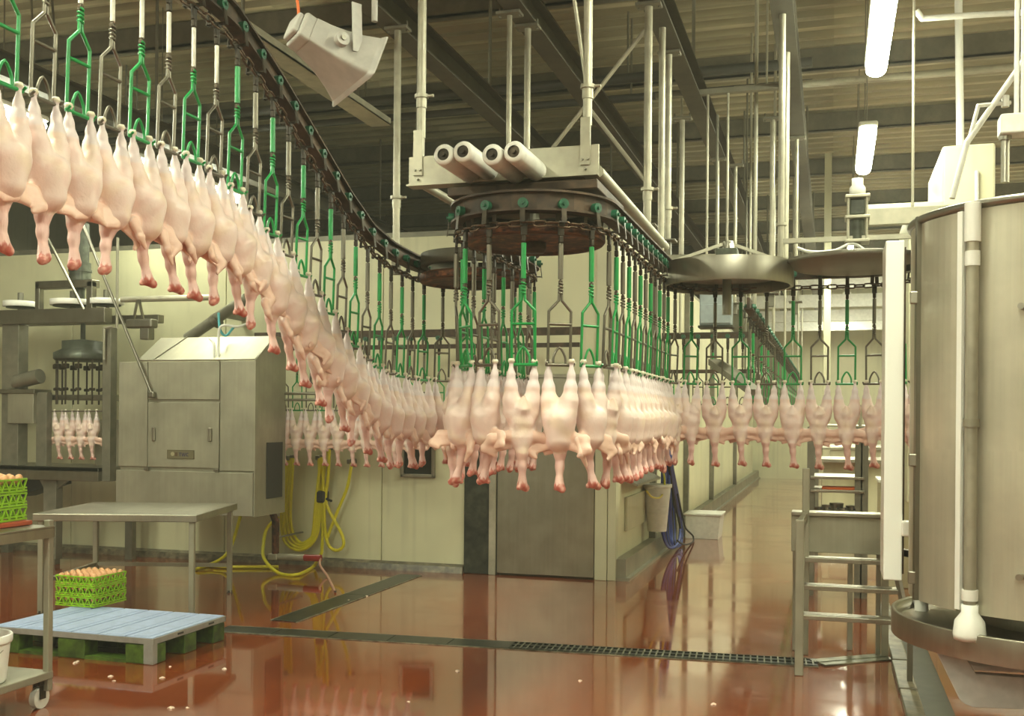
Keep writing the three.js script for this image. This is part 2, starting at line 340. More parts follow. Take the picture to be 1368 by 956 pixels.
{
  const zs = []; for (let z = 2.1; z > -27; z -= 3.1) zs.push(z);
  for (const z of zs) lamp(0.29, 4.02, z, 'lit fluorescent batten hanging in the row over the corridor', 'fluorescent lamps over the corridor');
  for (const z of [2.6, -0.5, -3.6, -6.6, -9.75]) lamp(-6.6, 4.02, z, 'lit fluorescent batten hanging over the white pulley machine', 'fluorescent lamps over the pulley machine', 1.9, 0.55);
  for (const z of [4.6, 2.2, -0.2, -2.6]) lamp(-3.1, 4.3, z, 'added fluorescent batten out of view, lighting birds and wall from the front', 'added front light lamps out of view');  // unseen row added to give birds and wall more front light
  for (const z of [-5.5, -9, -14, -20]) lamp(4.2, 4.02, z, 'lit fluorescent batten hanging beyond the steel tank', 'fluorescent lamps beyond the tank');
}
// ---------------------------------------------------------------- plucked chickens
const smin = (a, b, k) => { const h = Math.max(k - Math.abs(a - b), 0) / k; return Math.min(a, b) - h * h * k * 0.25; };
const cap = (x, y, z, a, b) => {   // tapered capsule a,b = [x,y,z,r]
  const bax = b[0] - a[0], bay = b[1] - a[1], baz = b[2] - a[2], px = x - a[0], py = y - a[1], pz = z - a[2];
  const t = Math.min(1, Math.max(0, (px * bax + py * bay + pz * baz) / (bax * bax + bay * bay + baz * baz)));
  return Math.hypot(px - bax * t, py - bay * t, pz - baz * t) - (a[3] + (b[3] - a[3]) * t);
};
function chickenGeometry(v) {
  const { w, neck, wl, wr, plump, twist } = v;
  const core = [
    [[0, -0.195, -0.004, 0.040 * plump], [0, -0.255, 0.012, 0.070 * plump]], [[0, -0.255, 0.012, 0.070 * plump], [0, -0.335, 0.014, 0.056 * plump]],
    [[0, -0.235, 0.058 * plump, 0.026], [0, -0.335, 0.050 * plump, 0.025]],
    [[0, -0.155, -0.036, 0.010], [0, -0.20, -0.03, 0.032]],
    [[0, -0.335, 0.0, 0.046], [neck * 0.2, -0.40, -0.008, 0.0245]], [[neck * 0.2, -0.40, -0.008, 0.0245], [neck * 0.6, -0.46, -0.006, 0.0165]], [[neck * 0.6, -0.46, -0.006, 0.0165], [neck, -0.53, 0.004, 0.0165]],
  ];
  for (const s of [-1, 1]) core.push(
    [[s * 0.053, 0.0, 0, 0.0085], [s * 0.0525, -0.05, 0.002, 0.0145]], [[s * 0.0525, -0.05, 0.002, 0.0145], [s * 0.051, -0.105, 0.006, 0.0255]], [[s * 0.051, -0.105, 0.006, 0.0255], [s * 0.047, -0.165, 0.012, 0.036]], [[s * 0.047, -0.165, 0.012, 0.036], [s * 0.040, -0.215, 0.016, 0.043]]);
  const hx = neck * 1.5 + Math.sign(neck || 1) * 0.016;
  const tip = [[[neck, -0.52, 0.004, 0.0185], [neck * 1.1, -0.545, 0.008, 0.024]], [[neck, -0.545, 0.006, 0.018], [hx, -0.560, 0.016, 0.017]], [[neck, -0.535, 0.006, 0.012], [neck - Math.sign(neck || 1) * 0.018, -0.558, -0.006, 0.011]]];
  const wings = [];
  for (const [s, q] of [[-1, wl], [1, wr]]) {
    const e = [s * (0.080 + 0.042 * q.out), -0.335 - 0.016 * q.drop, 0.012 + q.f * 0.03], k = [s * (0.066 + 0.078 * q.out), -0.375 - 0.04 * q.drop, 0.03 + q.f * 0.045], t = [s * (0.045 + 0.055 * q.out), -0.395 - 0.075 * q.drop, 0.03 + q.f * 0.04];
    const sh = [s * 0.045, -0.325, 0.0], mid = (a, b, m) => a.map((w0, n) => w0 + (b[n] - w0) * m);
    wings.push([[...sh, 0.025], [...e, 0.019]], [[...e, 0.019], [...k, 0.014]], [[...k, 0.014], [...t, 0.0085]], [[s * 0.05, -0.36, 0.012, 0.010], [...k, 0.008]], [[...mid(sh, e, 0.5), 0.010], [...mid(sh, k, 0.75), 0.0075]], [[...mid(sh, e, 0.85), 0.010], [...mid(sh, k, 0.5), 0.010]], [[s * 0.05, -0.375, 0.01, 0.009], [...mid(k, t, 0.5), 0.006]]);
  }
  const knobs = [[-0.053, 0.013], [0.053, 0.013]];
  const field = (x, y, z) => {
    let c = 1;
    for (const [a, b] of core) c = smin(c, cap(x, y, z, a, b), 0.022);
    let g = 1; for (const [a, b] of wings) g = smin(g, cap(x, y, z * 1.4, [a[0], a[1], a[2] * 1.4, a[3] * 1.12], [b[0], b[1], b[2] * 1.4, b[3] * 1.12]) / 1.2, 0.014);
    c = smin(c, g, 0.016);
    for (const [a, b] of tip) c = smin(c, cap(x, y, z, a, b), 0.008);
    for (const [kx, ky] of knobs) c = smin(c, Math.hypot(x - kx, (y - ky) * 1.15, z) - 0.016, 0.005);
    return c;
  };
  const N = 62, sx = 0.195, sy = 0.318, sz = 0.13, oy = -0.275;
  const mc = new MarchingCubes(N, new THREE.MeshBasicMaterial(), false, false, 60000);
  const half = N / 2;
  for (let k = 0; k < N; k++) for (let j = 0; j < N; j++) for (let i = 0; i < N; i++)
    mc.field[i + j * N + k * N * N] = -field((i - half) / half * sx, (j - half) / half * sy + oy, (k - half) / half * sz);
  mc.isolation = 0; mc.update();
  const n = mc.count, pos = new Float32Array(mc.positionArray.slice(0, n * 3));
  let g = new THREE.BufferGeometry();
  for (let i = 0; i < n; i++) { pos[3 * i] *= sx; pos[3 * i + 1] = pos[3 * i + 1] * sy + oy; pos[3 * i + 2] *= sz; }
  g.setAttribute('position', new THREE.BufferAttribute(pos, 3));
  g = mergeVertices(g, 1e-5);
  const P = g.attributes.position, nor = new Float32Array(P.count * 3), col = new Float32Array(P.count * 3), e = 0.0015;
  const grain = (x, y, z, f) => Math.sin(x * f + Math.sin(y * f * 0.7 + v.seed) * 1.7) * Math.sin(y * f * 0.8 + Math.sin(z * f) * 1.3 + v.seed * 2);
  for (let i = 0; i < P.count; i++) {
    const x = P.getX(i), y = P.getY(i), z = P.getZ(i), nn = V(field(x + e, y, z) - field(x - e, y, z), field(x, y + e, z) - field(x, y - e, z), field(x, y, z + e) - field(x, y, z - e)).normalize();
    nor.set([nn.x, nn.y, nn.z], 3 * i);
    let c = [0.90, 0.715, 0.655];                                                  // skin
    c = mixc(c, [0.85, 0.66, 0.45], 0.6 * cl(grain(x, y, z, 34) * 0.8));           // yellow fat under the skin
    c = mixc(c, [0.80, 0.50, 0.44], 0.5 * cl(grain(x + 0.3, y, z + 0.1, 52) - 0.25)); // pink patches
    let dw = 1; for (const [a, b] of wings) dw = Math.min(dw, cap(x, y, z, a, b));
    if (dw < 0.006 && Math.abs(x) > 0.05) c = mixc(c, [0.86, 0.55, 0.42], 0.7);
    if (y > -0.11 && Math.abs(x) > 0.02) c = mixc(c, [0.80, 0.71, 0.73], 0.75);     // drumsticks
    if (y > 0.002) c = [0.80, 0.74, 0.58];                                          // hock cartilage
    if (y < -0.40 && dw > 0.008) c = mixc(c, [0.78, 0.46, 0.42], 0.65);               // bare neck skin
    if (y < -0.537 + 0.006 * Math.sin(x * 220 + z * 190)) c = mixc([0.52, 0.13, 0.10], [0.74, 0.40, 0.32], cl(grain(x, y, z, 160) * 0.9 + 0.25)); // cut end
    c = c.map((q) => q * v.tone * 0.9);
    col.set(c, 3 * i);
  }
  const uv = new Float32Array(P.count * 2); for (let i = 0; i < P.count; i++) { uv[2 * i] = Math.abs(Math.atan2(P.getX(i), P.getZ(i))) * 0.09; uv[2 * i + 1] = P.getY(i); }
  g.setAttribute('uv', new THREE.BufferAttribute(uv, 2));
  g.setAttribute('normal', new THREE.BufferAttribute(nor, 3));
  g.setAttribute('color', new THREE.BufferAttribute(col, 3));
  return g;
}
M.skin = new THREE.MeshPhysicalMaterial({ vertexColors: true, roughness: 0.42, sheen: 0.25, sheenRoughness: 0.5, sheenColor: lin(0.9, 0.7, 0.6), bumpMap: grime, bumpScale: 0.0012 });
const chickenVariants = [
  { neck: 0.0, wl: { out: 1, drop: 0.3, f: 0.4 }, wr: { out: 0.9, drop: 0.2, f: 0.2 }, plump: 1.02, seed: 1.1, tone: 1 },
  { neck: -0.03, wl: { out: 1.1, drop: 0, f: 0.8 }, wr: { out: 0.6, drop: 0.8, f: 0.5 }, plump: 1.08, seed: 2.3, tone: 1 },
  { neck: 0.025, wl: { out: 0.7, drop: 0.9, f: 0.6 }, wr: { out: 1.1, drop: 0.5, f: 0 }, plump: 0.96, seed: 3.7, tone: 0.97 },
  { neck: -0.012, wl: { out: 1.15, drop: -0.2, f: 0 }, wr: { out: 1.15, drop: -0.1, f: 0.1 }, plump: 1.0, seed: 5.2, tone: 1 },
  { neck: 0.015, wl: { out: 0.8, drop: 0.5, f: 1 }, wr: { out: 0.9, drop: 0.7, f: 0.9 }, plump: 1.1, seed: 6.9, tone: 0.98 },
  { neck: -0.008, wl: { out: 1.3, drop: 0.1, f: -0.2 }, wr: { out: 1.3, drop: 0.25, f: -0.2 }, plump: 0.80, seed: 8.4, tone: 0.97 },
].map(chickenGeometry);
function chicken(pos, ry, label, group, variant, scale = 1) {
  const m = shadowed(new THREE.Mesh(chickenVariants[variant], M.skin));
  m.name = numbered('plucked_chicken'); m.position.copy(pos); m.rotation.set(rr(-0.04, 0.04), ry + rr(-0.12, 0.12), rr(-0.02, 0.02)); m.scale.setScalar(scale);
  m.userData = { label, category: 'chicken', group };
  scene.add(m); return m;
}

// ---------------------------------------------------------------- shackles (origin: middle of the foot bar; local x runs along the line)
const RAILH = 0.735;   // rail height over the foot bar
const shackleProto = {};
function shackleParts(t, kind) {
  const fm = kind.startsWith('green') ? M.green : M.grayShackle, q = 0.0068;
  part(t, 'foot_bar', fm, [cy(V(-0.07, 0, 0), V(0.07, 0, 0), 0.0075, 8), [-1, 1].map((s) => cy(V(s * 0.068, 0, 0), V(s * 0.068, 0.012, 0.016), 0.005, 6))]);
  part(t, 'frame', fm, pl([V(-0.055, 0, -0.012), V(-0.055, 0.25, -0.004), V(-0.008, 0.3, 0), V(-0.004, 0.36, 0)], q, 7).concat(pl([V(0.055, 0, -0.012), V(0.055, 0.25, -0.004), V(0.008, 0.3, 0), V(0.004, 0.36, 0)], q, 7)));
  part(t, 'cross_bar', fm, [cy(V(-0.055, 0.19, -0.004), V(0.055, 0.19, -0.004), q, 7)]);
  part(t, 'loop', fm, [tb([V(-0.03, 0, -0.006), V(-0.028, 0.04, -0.008), V(0, 0.082, -0.01), V(0.028, 0.04, -0.008), V(0.03, 0, -0.006)], 0.006, 14, 6)]);
  const tw = []; for (let i = 0; i <= 24; i++) { const a = i * 0.9; tw.push(V(Math.cos(a) * 0.009, 0.33 + i * 0.0022, Math.sin(a) * 0.009)); }
  part(t, 'twist', fm, [tb(tw, 0.0055, 36, 5)]);
  const sleeve = kind.endsWith('white') ? M.sleeve : kind.startsWith('green') ? M.green : M.grayShackle;
  part(t, 'rod', M.hanger, [vc(0, 0, 0.37, 0.66, 0.0052, 7), rb(0.02, 0.03, 0.02, 0.004, 0, 0.585, 0), rb(0.018, 0.02, 0.018, 0.004, 0, 0.385, 0)]);
  part(t, 'sleeve', sleeve, [vc(0, 0, 0.40, 0.565, kind.endsWith('white') ? 0.0095 : 0.0125, 9)]);
  const tr = part(t, 'trolley', M.hanger, [bx(0.028, 0.016, 0.03, 0, 0.655, 0), bx(0.024, 0.09, 0.005, 0, 0.70, 0.042, 0, -0.12), bx(0.024, 0.09, 0.005, 0, 0.70, -0.042, 0, 0.12), bx(0.024, 0.006, 0.085, 0, 0.662, 0), rb(0.03, 0.05, 0.014, 0.004, 0, 0.625, 0)]);
  for (const s of [-1, 1]) part(tr, 'wheel', M.greenWheel, [cy(V(0, 0.745, s * 0.014), V(0, 0.745, s * 0.042), 0.024, 14), cy(V(0, 0.745, s * 0.042), V(0, 0.745, s * 0.052), 0.008, 8)]);
  return t;
}
function shackle(kind, pos, ry, label, group, scale = 1) {
  const name = kind.startsWith('green') ? 'green_shackle' : 'steel_shackle';
  let o;
  if (!shackleProto[kind]) { o = thing(name, label, 'shackle', pos, ry, group); shackleParts(o, kind); shackleProto[kind] = o; }
  else { o = copyOf(shackleProto[kind], pos, ry, label, group); }
  o.scale.setScalar(scale);
  return o;
}

// ---------------------------------------------------------------- the overhead line (plan path with foot-bar height)
const XA = -2.6, XB = -1.82, XC = -1.04, WB = V(-2.21, 0, -6.4), WN = V(-1.43, 0, -5.06), WC = V(-0.66, 0, -7.0), WD = V(0.13, 0, -6.98), FOOT = 1.755;
const hA = (z) => {
  const K = [[-1, 2.585], [-3.9, 2.585], [-4.15, 2.555], [-4.35, 2.465], [-4.6, 2.35], [-5.0, 2.14], [-5.35, 1.955], [-5.65, 1.83], [-5.95, 1.775], [-6.3, FOOT], [-8, FOOT]];
  for (let i = 1; i < K.length; i++) if (z >= K[i][0]) { const [z0, h0] = K[i - 1], [z1, h1] = K[i], t = (z - z0) / (z1 - z0); return h0 + (h1 - h0) * t; }
  return FOOT;
};
const linePts = [];
{
  const st = 0.02, line = (x0, z0, x1, z1) => { const n = Math.ceil(Math.hypot(x1 - x0, z1 - z0) / st); for (let i = 0; i < n; i++) { const x = x0 + (x1 - x0) * i / n, z = z0 + (z1 - z0) * i / n; linePts.push(V(x, x === XA ? hA(z) : FOOT, z)); } };
  const arc = (c, r, a0, a1) => { const n = Math.ceil(Math.abs(a1 - a0) * r / st); for (let i = 0; i < n; i++) { const a = a0 + (a1 - a0) * i / n; linePts.push(V(c.x + Math.cos(a) * r, FOOT, c.z + Math.sin(a) * r)); } };
  line(XA, -1.7, XA, WB.z); arc(WB, 0.39, Math.PI, Math.PI * 2); line(XB, WB.z, XB, WN.z); arc(WN, 0.39, Math.PI, 0); line(XC, WN.z, XC, WC.z); arc(WC, 0.38, Math.PI, Math.PI * 1.5); line(WC.x, WC.z - 0.38, WD.x, WC.z - 0.38); arc(WD, 0.40, Math.PI * 1.5, Math.PI * 2); line(WD.x + 0.4, WD.z, WD.x + 0.4, -6.0);
}
const lineLen = [0]; for (let i = 1; i < linePts.length; i++) lineLen.push(lineLen[i - 1] + linePts[i].distanceTo(linePts[i - 1]));
const lineAt = (s) => {
  let i = 1; while (i < lineLen.length - 1 && lineLen[i] < s) i++;
  const t = (s - lineLen[i - 1]) / (lineLen[i] - lineLen[i - 1]), p = linePts[i - 1].clone().lerp(linePts[i], t), a = linePts[Math.max(0, i - 4)], b = linePts[Math.min(linePts.length - 1, i + 3)];
  return { p, dir: b.clone().sub(a).normalize() };
};
const TOTAL = lineLen.at(-1);
function sweepRect(pts, w, y0, y1, off = 0) {   // rectangle swept along the plan path
  const pos = [], idx = [], n = pts.length;
  for (let i = 0; i < n; i++) {
    const a = pts[Math.max(0, i - 1)], b = pts[Math.min(n - 1, i + 1)], d = V(b.x - a.x, 0, b.z - a.z).normalize(), s = V(-d.z, 0, d.x);
    for (const [u, y] of [[-w / 2, y0], [w / 2, y0], [w / 2, y1], [-w / 2, y1]]) pos.push(pts[i].x + s.x * (u + off), pts[i].y + y, pts[i].z + s.z * (u + off));
  }
  for (let i = 0; i < n - 1; i++) for (let k = 0; k < 4; k++) { const a = i * 4 + k, b = i * 4 + (k + 1) % 4, c = a + 4, d = b + 4; idx.push(a, b, d, a, d, c); }
  const g = new THREE.BufferGeometry(); g.setAttribute('position', new THREE.Float32BufferAttribute(pos, 3)); g.setIndex(idx);
  const f = g.toNonIndexed(); f.computeVertexNormals(); return f;
}
{ // rail
  const t = thing('conveyor_rail', 'rusty brown overhead rail winding down from the roof and round the wheels', 'rail');
  const few = linePts.filter((_, i) => i % 3 === 0);
  part(t, 'flange', M.rail, [sweepRect(few, 0.062, RAILH - 0.022, RAILH - 0.012)]);
  part(t, 'web', M.rail, [sweepRect(few, 0.012, RAILH - 0.012, RAILH + 0.065)]);
  part(t, 'flange', M.rail, [sweepRect(few, 0.062, RAILH + 0.065, RAILH + 0.075)]);
}
{ // chain
  const t = thing('conveyor_chain', 'rusty steel link chain running under the brown overhead rail', 'chain');
  const sh = []; for (let i = 0; i < 14; i++) { const a = i / 14 * Math.PI * 2, c = Math.cos(a), s = Math.sin(a); sh.push(V(c * 0.013 + Math.sign(c) * 0.019, s * 0.0145, 0)); }
  const g = merged([tb(sh, 0.0058, 16, 5, true)]);
  let k = 0;
  for (let s = 0.02; s < TOTAL; s += 0.0575, k++) {
    const { p, dir } = lineAt(s), m = part(t, 'link', M.chain, g);
    m.position.set(p.x, p.y + 0.655, p.z);
    m.quaternion.setFromRotationMatrix(new THREE.Matrix4().makeBasis(dir, V(0, 1, 0).sub(dir.clone().multiplyScalar(dir.y)).normalize(), dir.clone().cross(V(0, 1, 0)).normalize()));
    m.rotateX(k % 2 ? 1.2 : -0.35);
  }
}
const runOf = (s) => {
  const sA = 4.35, p = lineAt(s).p;   // which stretch a point of the line belongs to
  if (Math.abs(p.x - XA) < 1e-3 && p.z > -4.2) return 'high';
  if (Math.abs(p.x - XA) < 1e-3) return 'slope';
  if (s < TOTAL && p.x <= XB + 1e-3) return p.z < WB.z ? 'back' : 'inner';
  if (p.z > WN.z) return 'wheel';
  if (Math.abs(p.x - XC) < 1e-3) return 'outer';
  return 'corridor';
};
const RUN = { high: 'on the high level stretch beside the loudspeaker', slope: 'on the stretch sloping down from the high rail', back: 'at the rusty wheel behind the sloping stretch', inner: 'on the inner stretch between both rusty wheels', wheel: 'at the rusty wheel under the roller frame', outer: 'on the stretch from roller frame to silver wheel', corridor: 'on the stretch between silver wheel and grey dish' };
{
  let k = 0; const s0 = 0.03 + (3.13 - 1.7) % 0.35;
  for (let s = s0 - 0.35; s < TOTAL - 0.02; s += 0.175, k++) {
    if (s < 0.05) continue;
    const { p, dir } = lineAt(s), run = runOf(s), green = k % 2 === 0, ry = Math.atan2(-dir.z, dir.x), hi = run === 'high';
    shackle((green ? 'green' : 'gray') + (hi ? 'white' : ''), p, ry, (green ? 'green plastic coated' : 'bare grey steel') + ' shackle ' + RUN[run], (green ? 'green' : 'grey') + ' shackles ' + RUN[run]);
    const front = run === 'corridor' || (run === 'wheel' && k % 3 === 0) ? Math.PI : 0;
    const lean = run === 'wheel' ? rr(-0.9, 0.9) : rr(-0.25, 0.25);
    chicken(p.clone().add(V(0, 0.004, 0)), ry + front + (run === 'wheel' ? rr(-0.6, 0.6) : 0), 'pale plucked chicken hanging ' + RUN[run], 'plucked chickens ' + RUN[run], run === 'corridor' && k % 4 ? 5 : run === 'wheel' && k % 3 === 0 ? 5 : Math.floor(rnd() * 5), rr(0.97, 1.04));
  }
}
// ---------------------------------------------------------------- wheels and their frames
function turnWheel(c, y, label) {
  const t = thing('turn_wheel', label, 'wheel', [c.x, y, c.z]);
  part(t, 'disc', M.rust, [lathe([[0, 0], [0.30, 0], [0.315, -0.012], [0.345, -0.012], [0.355, 0.0], [0.355, 0.03], [0.34, 0.045], [0.30, 0.03], [0, 0.03]], 56)], 'rust brown wheel disc');
  part(t, 'hub', M.rail, [lathe([[0, -0.05], [0.05, -0.05], [0.06, -0.03], [0.06, 0.09], [0, 0.09]], 20)]);
  part(t, 'shaft', M.galvDark, [vc(0, 0, 0.05, 0.27, 0.025)]);
  part(t, 'rail_carrier', M.beam, [lathe([[0.30, 0.09], [0.345, 0.09], [0.345, 0.17], [0.30, 0.17]], 48)], 'dark ring over the wheel');
  return t;
}
const wheelNear = turnWheel(WN, 2.385, 'rusty brown chain wheel under the frame with four rollers');
turnWheel(WB, 2.385, 'rusty brown chain wheel at the end of the sloping line');
{ // frame over the near wheel
  const zf = -4.93, L = onZ(546, 220, zf), R = onZ(800, 220, zf), y0 = onZ(670, 241, zf).y, y1 = onZ(670, 201, zf).y;
  const t = thing('roller_frame', 'pale metal frame with four stubby rollers hanging above the rusty wheel', 'frame');
  part(t, 'front_plate', M.galv, [rbb(L.x, R.x, y0, y1, zf, zf - 0.012, 0.004), bb(L.x, R.x, y0 - 0.006, y0 + 0.004, zf + 0.03, zf - 0.06)]);
  for (const [px, yf] of [[563, 131], [785, 118]]) {
    const p = onZ(px, 100, zf - 0.03), f = onZ(px, yf, zf - 0.03);
    const post = part(t, 'post', M.galv, [vc(p.x, zf - 0.035, y1 + 0.10, 4.8, 0.022), bb(p.x - 0.024, p.x + 0.024, y0 + 0.05, y1 + 0.13, zf + 0.002, zf + 0.012), vc(p.x, zf - 0.035, y1 - 0.05, y1 + 0.12, 0.017)]);
    part(post, 'clamp', M.galv, [vc(p.x, zf - 0.035, f.y, f.y + 0.018, 0.036), vc(p.x, zf - 0.035, f.y - 0.05, f.y, 0.027), cy(V(p.x + 0.03, f.y + 0.01, zf - 0.035), V(p.x + 0.065, f.y + 0.01, zf - 0.035), 0.008, 8)]);
    for (const [bxp, byp] of [[-0.012, 0.075], [0.014, 0.075], [0, 0.03]]) part(t, 'bolt', M.steelDark, [cy(V(p.x + bxp, y0 + byp, zf), V(p.x + bxp, y0 + byp, zf + 0.022), 0.006, 8)]);
  }
  for (const px of [592, 618, 657, 686]) {
    const e = onZ(px, px === 592 || px === 657 ? 206 : 202, zf + 0.40), y = e.y;
    const r = part(t, 'roller', M.white, [lathe([[0.028, 0], [0.042, 0], [0.050, 0.012], [0.050, 0.385], [0.042, 0.395], [0, 0.395]], 22).rotateX(-Math.PI / 2).translate(e.x, y, zf + 0.40)], 'stubby off-white roller');
    part(r, 'core', M.hanger, [cy(V(e.x, y, zf + 0.39), V(e.x, y, zf + 0.30), 0.0285, 14), cy(V(e.x, y, zf + 0.41), V(e.x, y, zf + 0.32), 0.010, 8)]);
  }
  part(t, 'wheel_plate', M.rail, [rbb(WN.x - 0.40, WN.x + 0.36, y0 - 0.075, y0 - 0.03, zf + 0.05, zf - 0.62, 0.006)], 'brown plate over the wheel');
  part(t, 'gusset', M.rail, [rbb(WN.x - 0.30, WN.x + 0.28, y0 - 0.03, y0 - 0.006, zf - 0.01, zf - 0.5, 0.004)]);
  // pale lengthwise tubes of the frame
  parts(t, 'side_tube', M.galv, [cy(V(R.x - 0.01, y0 + 0.02, zf - 0.02), V(R.x - 0.01, y0 + 0.0, -7.1), 0.03), cy(V(L.x + 0.05, y0 + 0.02, zf - 0.02), V(L.x + 0.05, y0 + 0.02, -6.6), 0.022)]);
  const a = onZ(785, 128, zf - 0.03);
  parts(t, 'brace', M.galv, [cy(V(a.x - 0.005, a.y + 0.05, a.z), onZ(766, -10, zf - 0.03), 0.010, 8)]);
}
{ // silver wheel with deep rim
  const t = thing('rimmed_wheel', 'silver wheel with deep bright rim above the corridor corner', 'wheel', [WC.x, 2.38, WC.z]);
  part(t, 'rim', M.steel, [lathe([[0.40, 0.0], [0.425, 0.0], [0.425, 0.15], [0.40, 0.15], [0.40, 0.0]], 64)], 'bright brushed steel rim');
  part(t, 'disc', M.steelDark, [lathe([[0, 0.06], [0.345, 0.06], [0.345, 0.09], [0, 0.09]], 48)]);
  part(t, 'top_plate', M.steelDark, [lathe([[0, 0.145], [0.40, 0.145], [0.40, 0.152], [0, 0.152]], 48)]);
  part(t, 'shaft', M.steelDark, [vc(0, 0, -0.18, 0.3, 0.03)]);
  const g = part(t, 'gearbox', M.motor, [rb(0.14, 0.1, 0.12, 0.01, 0, 0.20, 0)], 'dark gearbox');
  parts(t, 'arm', M.galv, [bar(V(-0.5, 0.20, 0), V(-0.06, 0.19, 0.02), 0.05, 0.05), bar(V(0.05, 0.16, 0.06), V(0.02, 0.30, 0.0), 0.03, 0.02), bar(V(0.36, 0.16, -0.05), V(0.04, 0.28, -0.02), 0.02, 0.02), bar(V(-0.36, 0.16, 0.1), V(-0.03, 0.28, 0.02), 0.02, 0.02)]);
  const beamY = 4.12 - 2.38;
  parts(t, 'post', M.galv, [vc(-0.435, 0.02, 0.19, beamY, 0.022), vc(0.343, -0.69, 0.15, beamY, 0.02), bar(V(0.343, 0.18, -0.69), V(0.02, 0.2, 0), 0.04, 0.04)]);
}
{ // grey dish with drive motor
  const c = [WD.x + 0.02, 2.40, WD.z];
  const t = thing('dish_wheel', 'dull grey dish wheel with drive motor on top beside the white door edge', 'wheel', c);
  part(t, 'dish', M.dish, [lathe([[0, 0.06], [0.20, 0.055], [0.38, 0.075], [0.43, 0.10], [0.445, 0.10], [0.445, 0.125], [0.43, 0.13], [0, 0.12]], 64)]);
  part(t, 'shaft', M.steelDark, [vc(0, 0, 0.1, 0.30, 0.022)]);
  const m = part(t, 'motor_cage', M.galv, [[-1, 1].map((i) => [-1, 1].map((k) => vc(i * 0.055, k * 0.055, 0.24, 0.52, 0.009, 6))), rb(0.15, 0.02, 0.15, 0.005, 0, 0.24, 0), rb(0.15, 0.02, 0.15, 0.005, 0, 0.39, 0), rb(0.15, 0.02, 0.15, 0.005, 0, 0.52, 0)]);
  part(m, 'motor', M.motor, [vc(0, 0, 0.25, 0.38, 0.045, 16), rb(0.09, 0.1, 0.09, 0.01, 0, 0.455, 0)]);
  part(m, 'cap', M.white, [lathe([[0, 0.53], [0.045, 0.53], [0.05, 0.545], [0.05, 0.58], [0.035, 0.6], [0.035, 0.64], [0, 0.645]], 18)], 'pale motor cap');
  parts(t, 'support_arm', M.galv, [bar(V(-0.46, 0.26, 0.02), V(2.2, 0.26, 0.02), 0.03, 0.03), bar(V(0.02, 0.40, -0.05), V(3.0, 0.40, -0.05), 0.05, 0.10)]);
  part(t, 'cable', M.white, [tb([V(-0.36, 0.20, 0.1), V(-0.28, 0.17, 0.12), V(-0.14, 0.175, 0.1), V(-0.02, 0.22, 0.06), V(0.12, 0.12, 0.1), V(0.3, 0.14, 0.1), V(0.42, 0.22, 0.02)], 0.010, 30, 6)]);
  const x3 = -0.317 - c[0];
  part(t, 'post', M.galv, [vc(x3, 0.02, 0.02, 4.12 - 2.40, 0.021), vc(x3, 0.02, 0.36, 0.38, 0.034)]);
}
// hanger posts under the beams: [x, z, y of foot, radius, clamp height or 0]
{
  const foot = (px, py, x, z) => { const D = -x * Math.sin(YAW) - z * Math.cos(YAW); return onD(px, py, D).y; };
  const list = [[-2.80, -6.5, foot(532, 345, -2.8, -6.5), 0.024, foot(534, 266, -2.8, -6.5), 'beside the rusty wheel at the end of the sloping line'],
    [-2.0, -6.45, foot(668, 240, -2.0, -6.45), 0.017, 0, 'rising behind the four rollers'], [-1.95, -6.7, foot(695, 240, -1.95, -6.7), 0.022, 0, 'rising behind the four rollers'],
    [-1.115, -6.55, foot(866, 302, -1.115, -6.55), 0.025, foot(866, 255, -1.1, -6.55), 'thick, standing clear of the braces'], [-1.12, -7.45, foot(890, 322, -1.12, -7.45), 0.022, foot(890, 280, -1.1, -7.45), 'slim, with a collar near its foot'],
    [-1.25, -9.1, 2.9, 0.022, 0, 'far behind the silver wheel'], [-1.1, -10.6, 2.7, 0.018, 0, 'far behind the silver wheel'], [-0.95, -10.9, 2.7, 0.018, 0, 'far behind the silver wheel'],
    [-0.5, -9.3, 2.6, 0.02, 0, 'far behind the silver wheel'], [-0.32, -10.0, 2.6, 0.017, 0, 'far behind the silver wheel']];
  const arms = { };
  for (const [x, z, y, r, c, where] of list) {
    const t = thing('hanger_post', 'pale galvanised hanger post ' + where, 'post', [x, y, z], 0, 'hanger posts under the support beams');
    part(t, 'pole', M.galv, [vc(0, 0, 0, 4.12 - y, r)]);
    if (c) part(t, 'clamp', M.galv, [vc(0, 0, c - y, c - y + 0.02, r * 1.7), vc(0, 0, c - y - 0.06, c - y, r * 1.2), cy(V(r, c - y + 0.01, 0), V(r + 0.045, c - y + 0.01, 0), 0.009, 8)]);
    part(t, 'foot_plate', M.galvDark, [rb(0.12, 0.012, 0.12, 0.003, 0, 0.002, 0), rb(0.05, 0.12, 0.05, 0.004, 0, -0.05, 0)]);
    part(t, 'head_clamp', M.galvDark, [rb(0.16, 0.02, 0.1, 0.004, 0, 4.11 - y, 0), [-1, 1].map((s) => vc(s * 0.065, 0, 4.09 - y, 4.16 - y, 0.008, 6))]);
  }
  // crossed braces between the frame and the thick post
  const b = thing('cross_brace', 'pair of thin pale crossed braces between the roller frame and a hanger post', 'brace');
  const zz = -6.55; const q = (px, py) => onZ(px, py, zz);
  parts(b, 'rod', M.galv, [cy(q(738, 198), q(862, 40), 0.014, 8), cy(q(788, 146), q(864, 244), 0.013, 8)]);
}
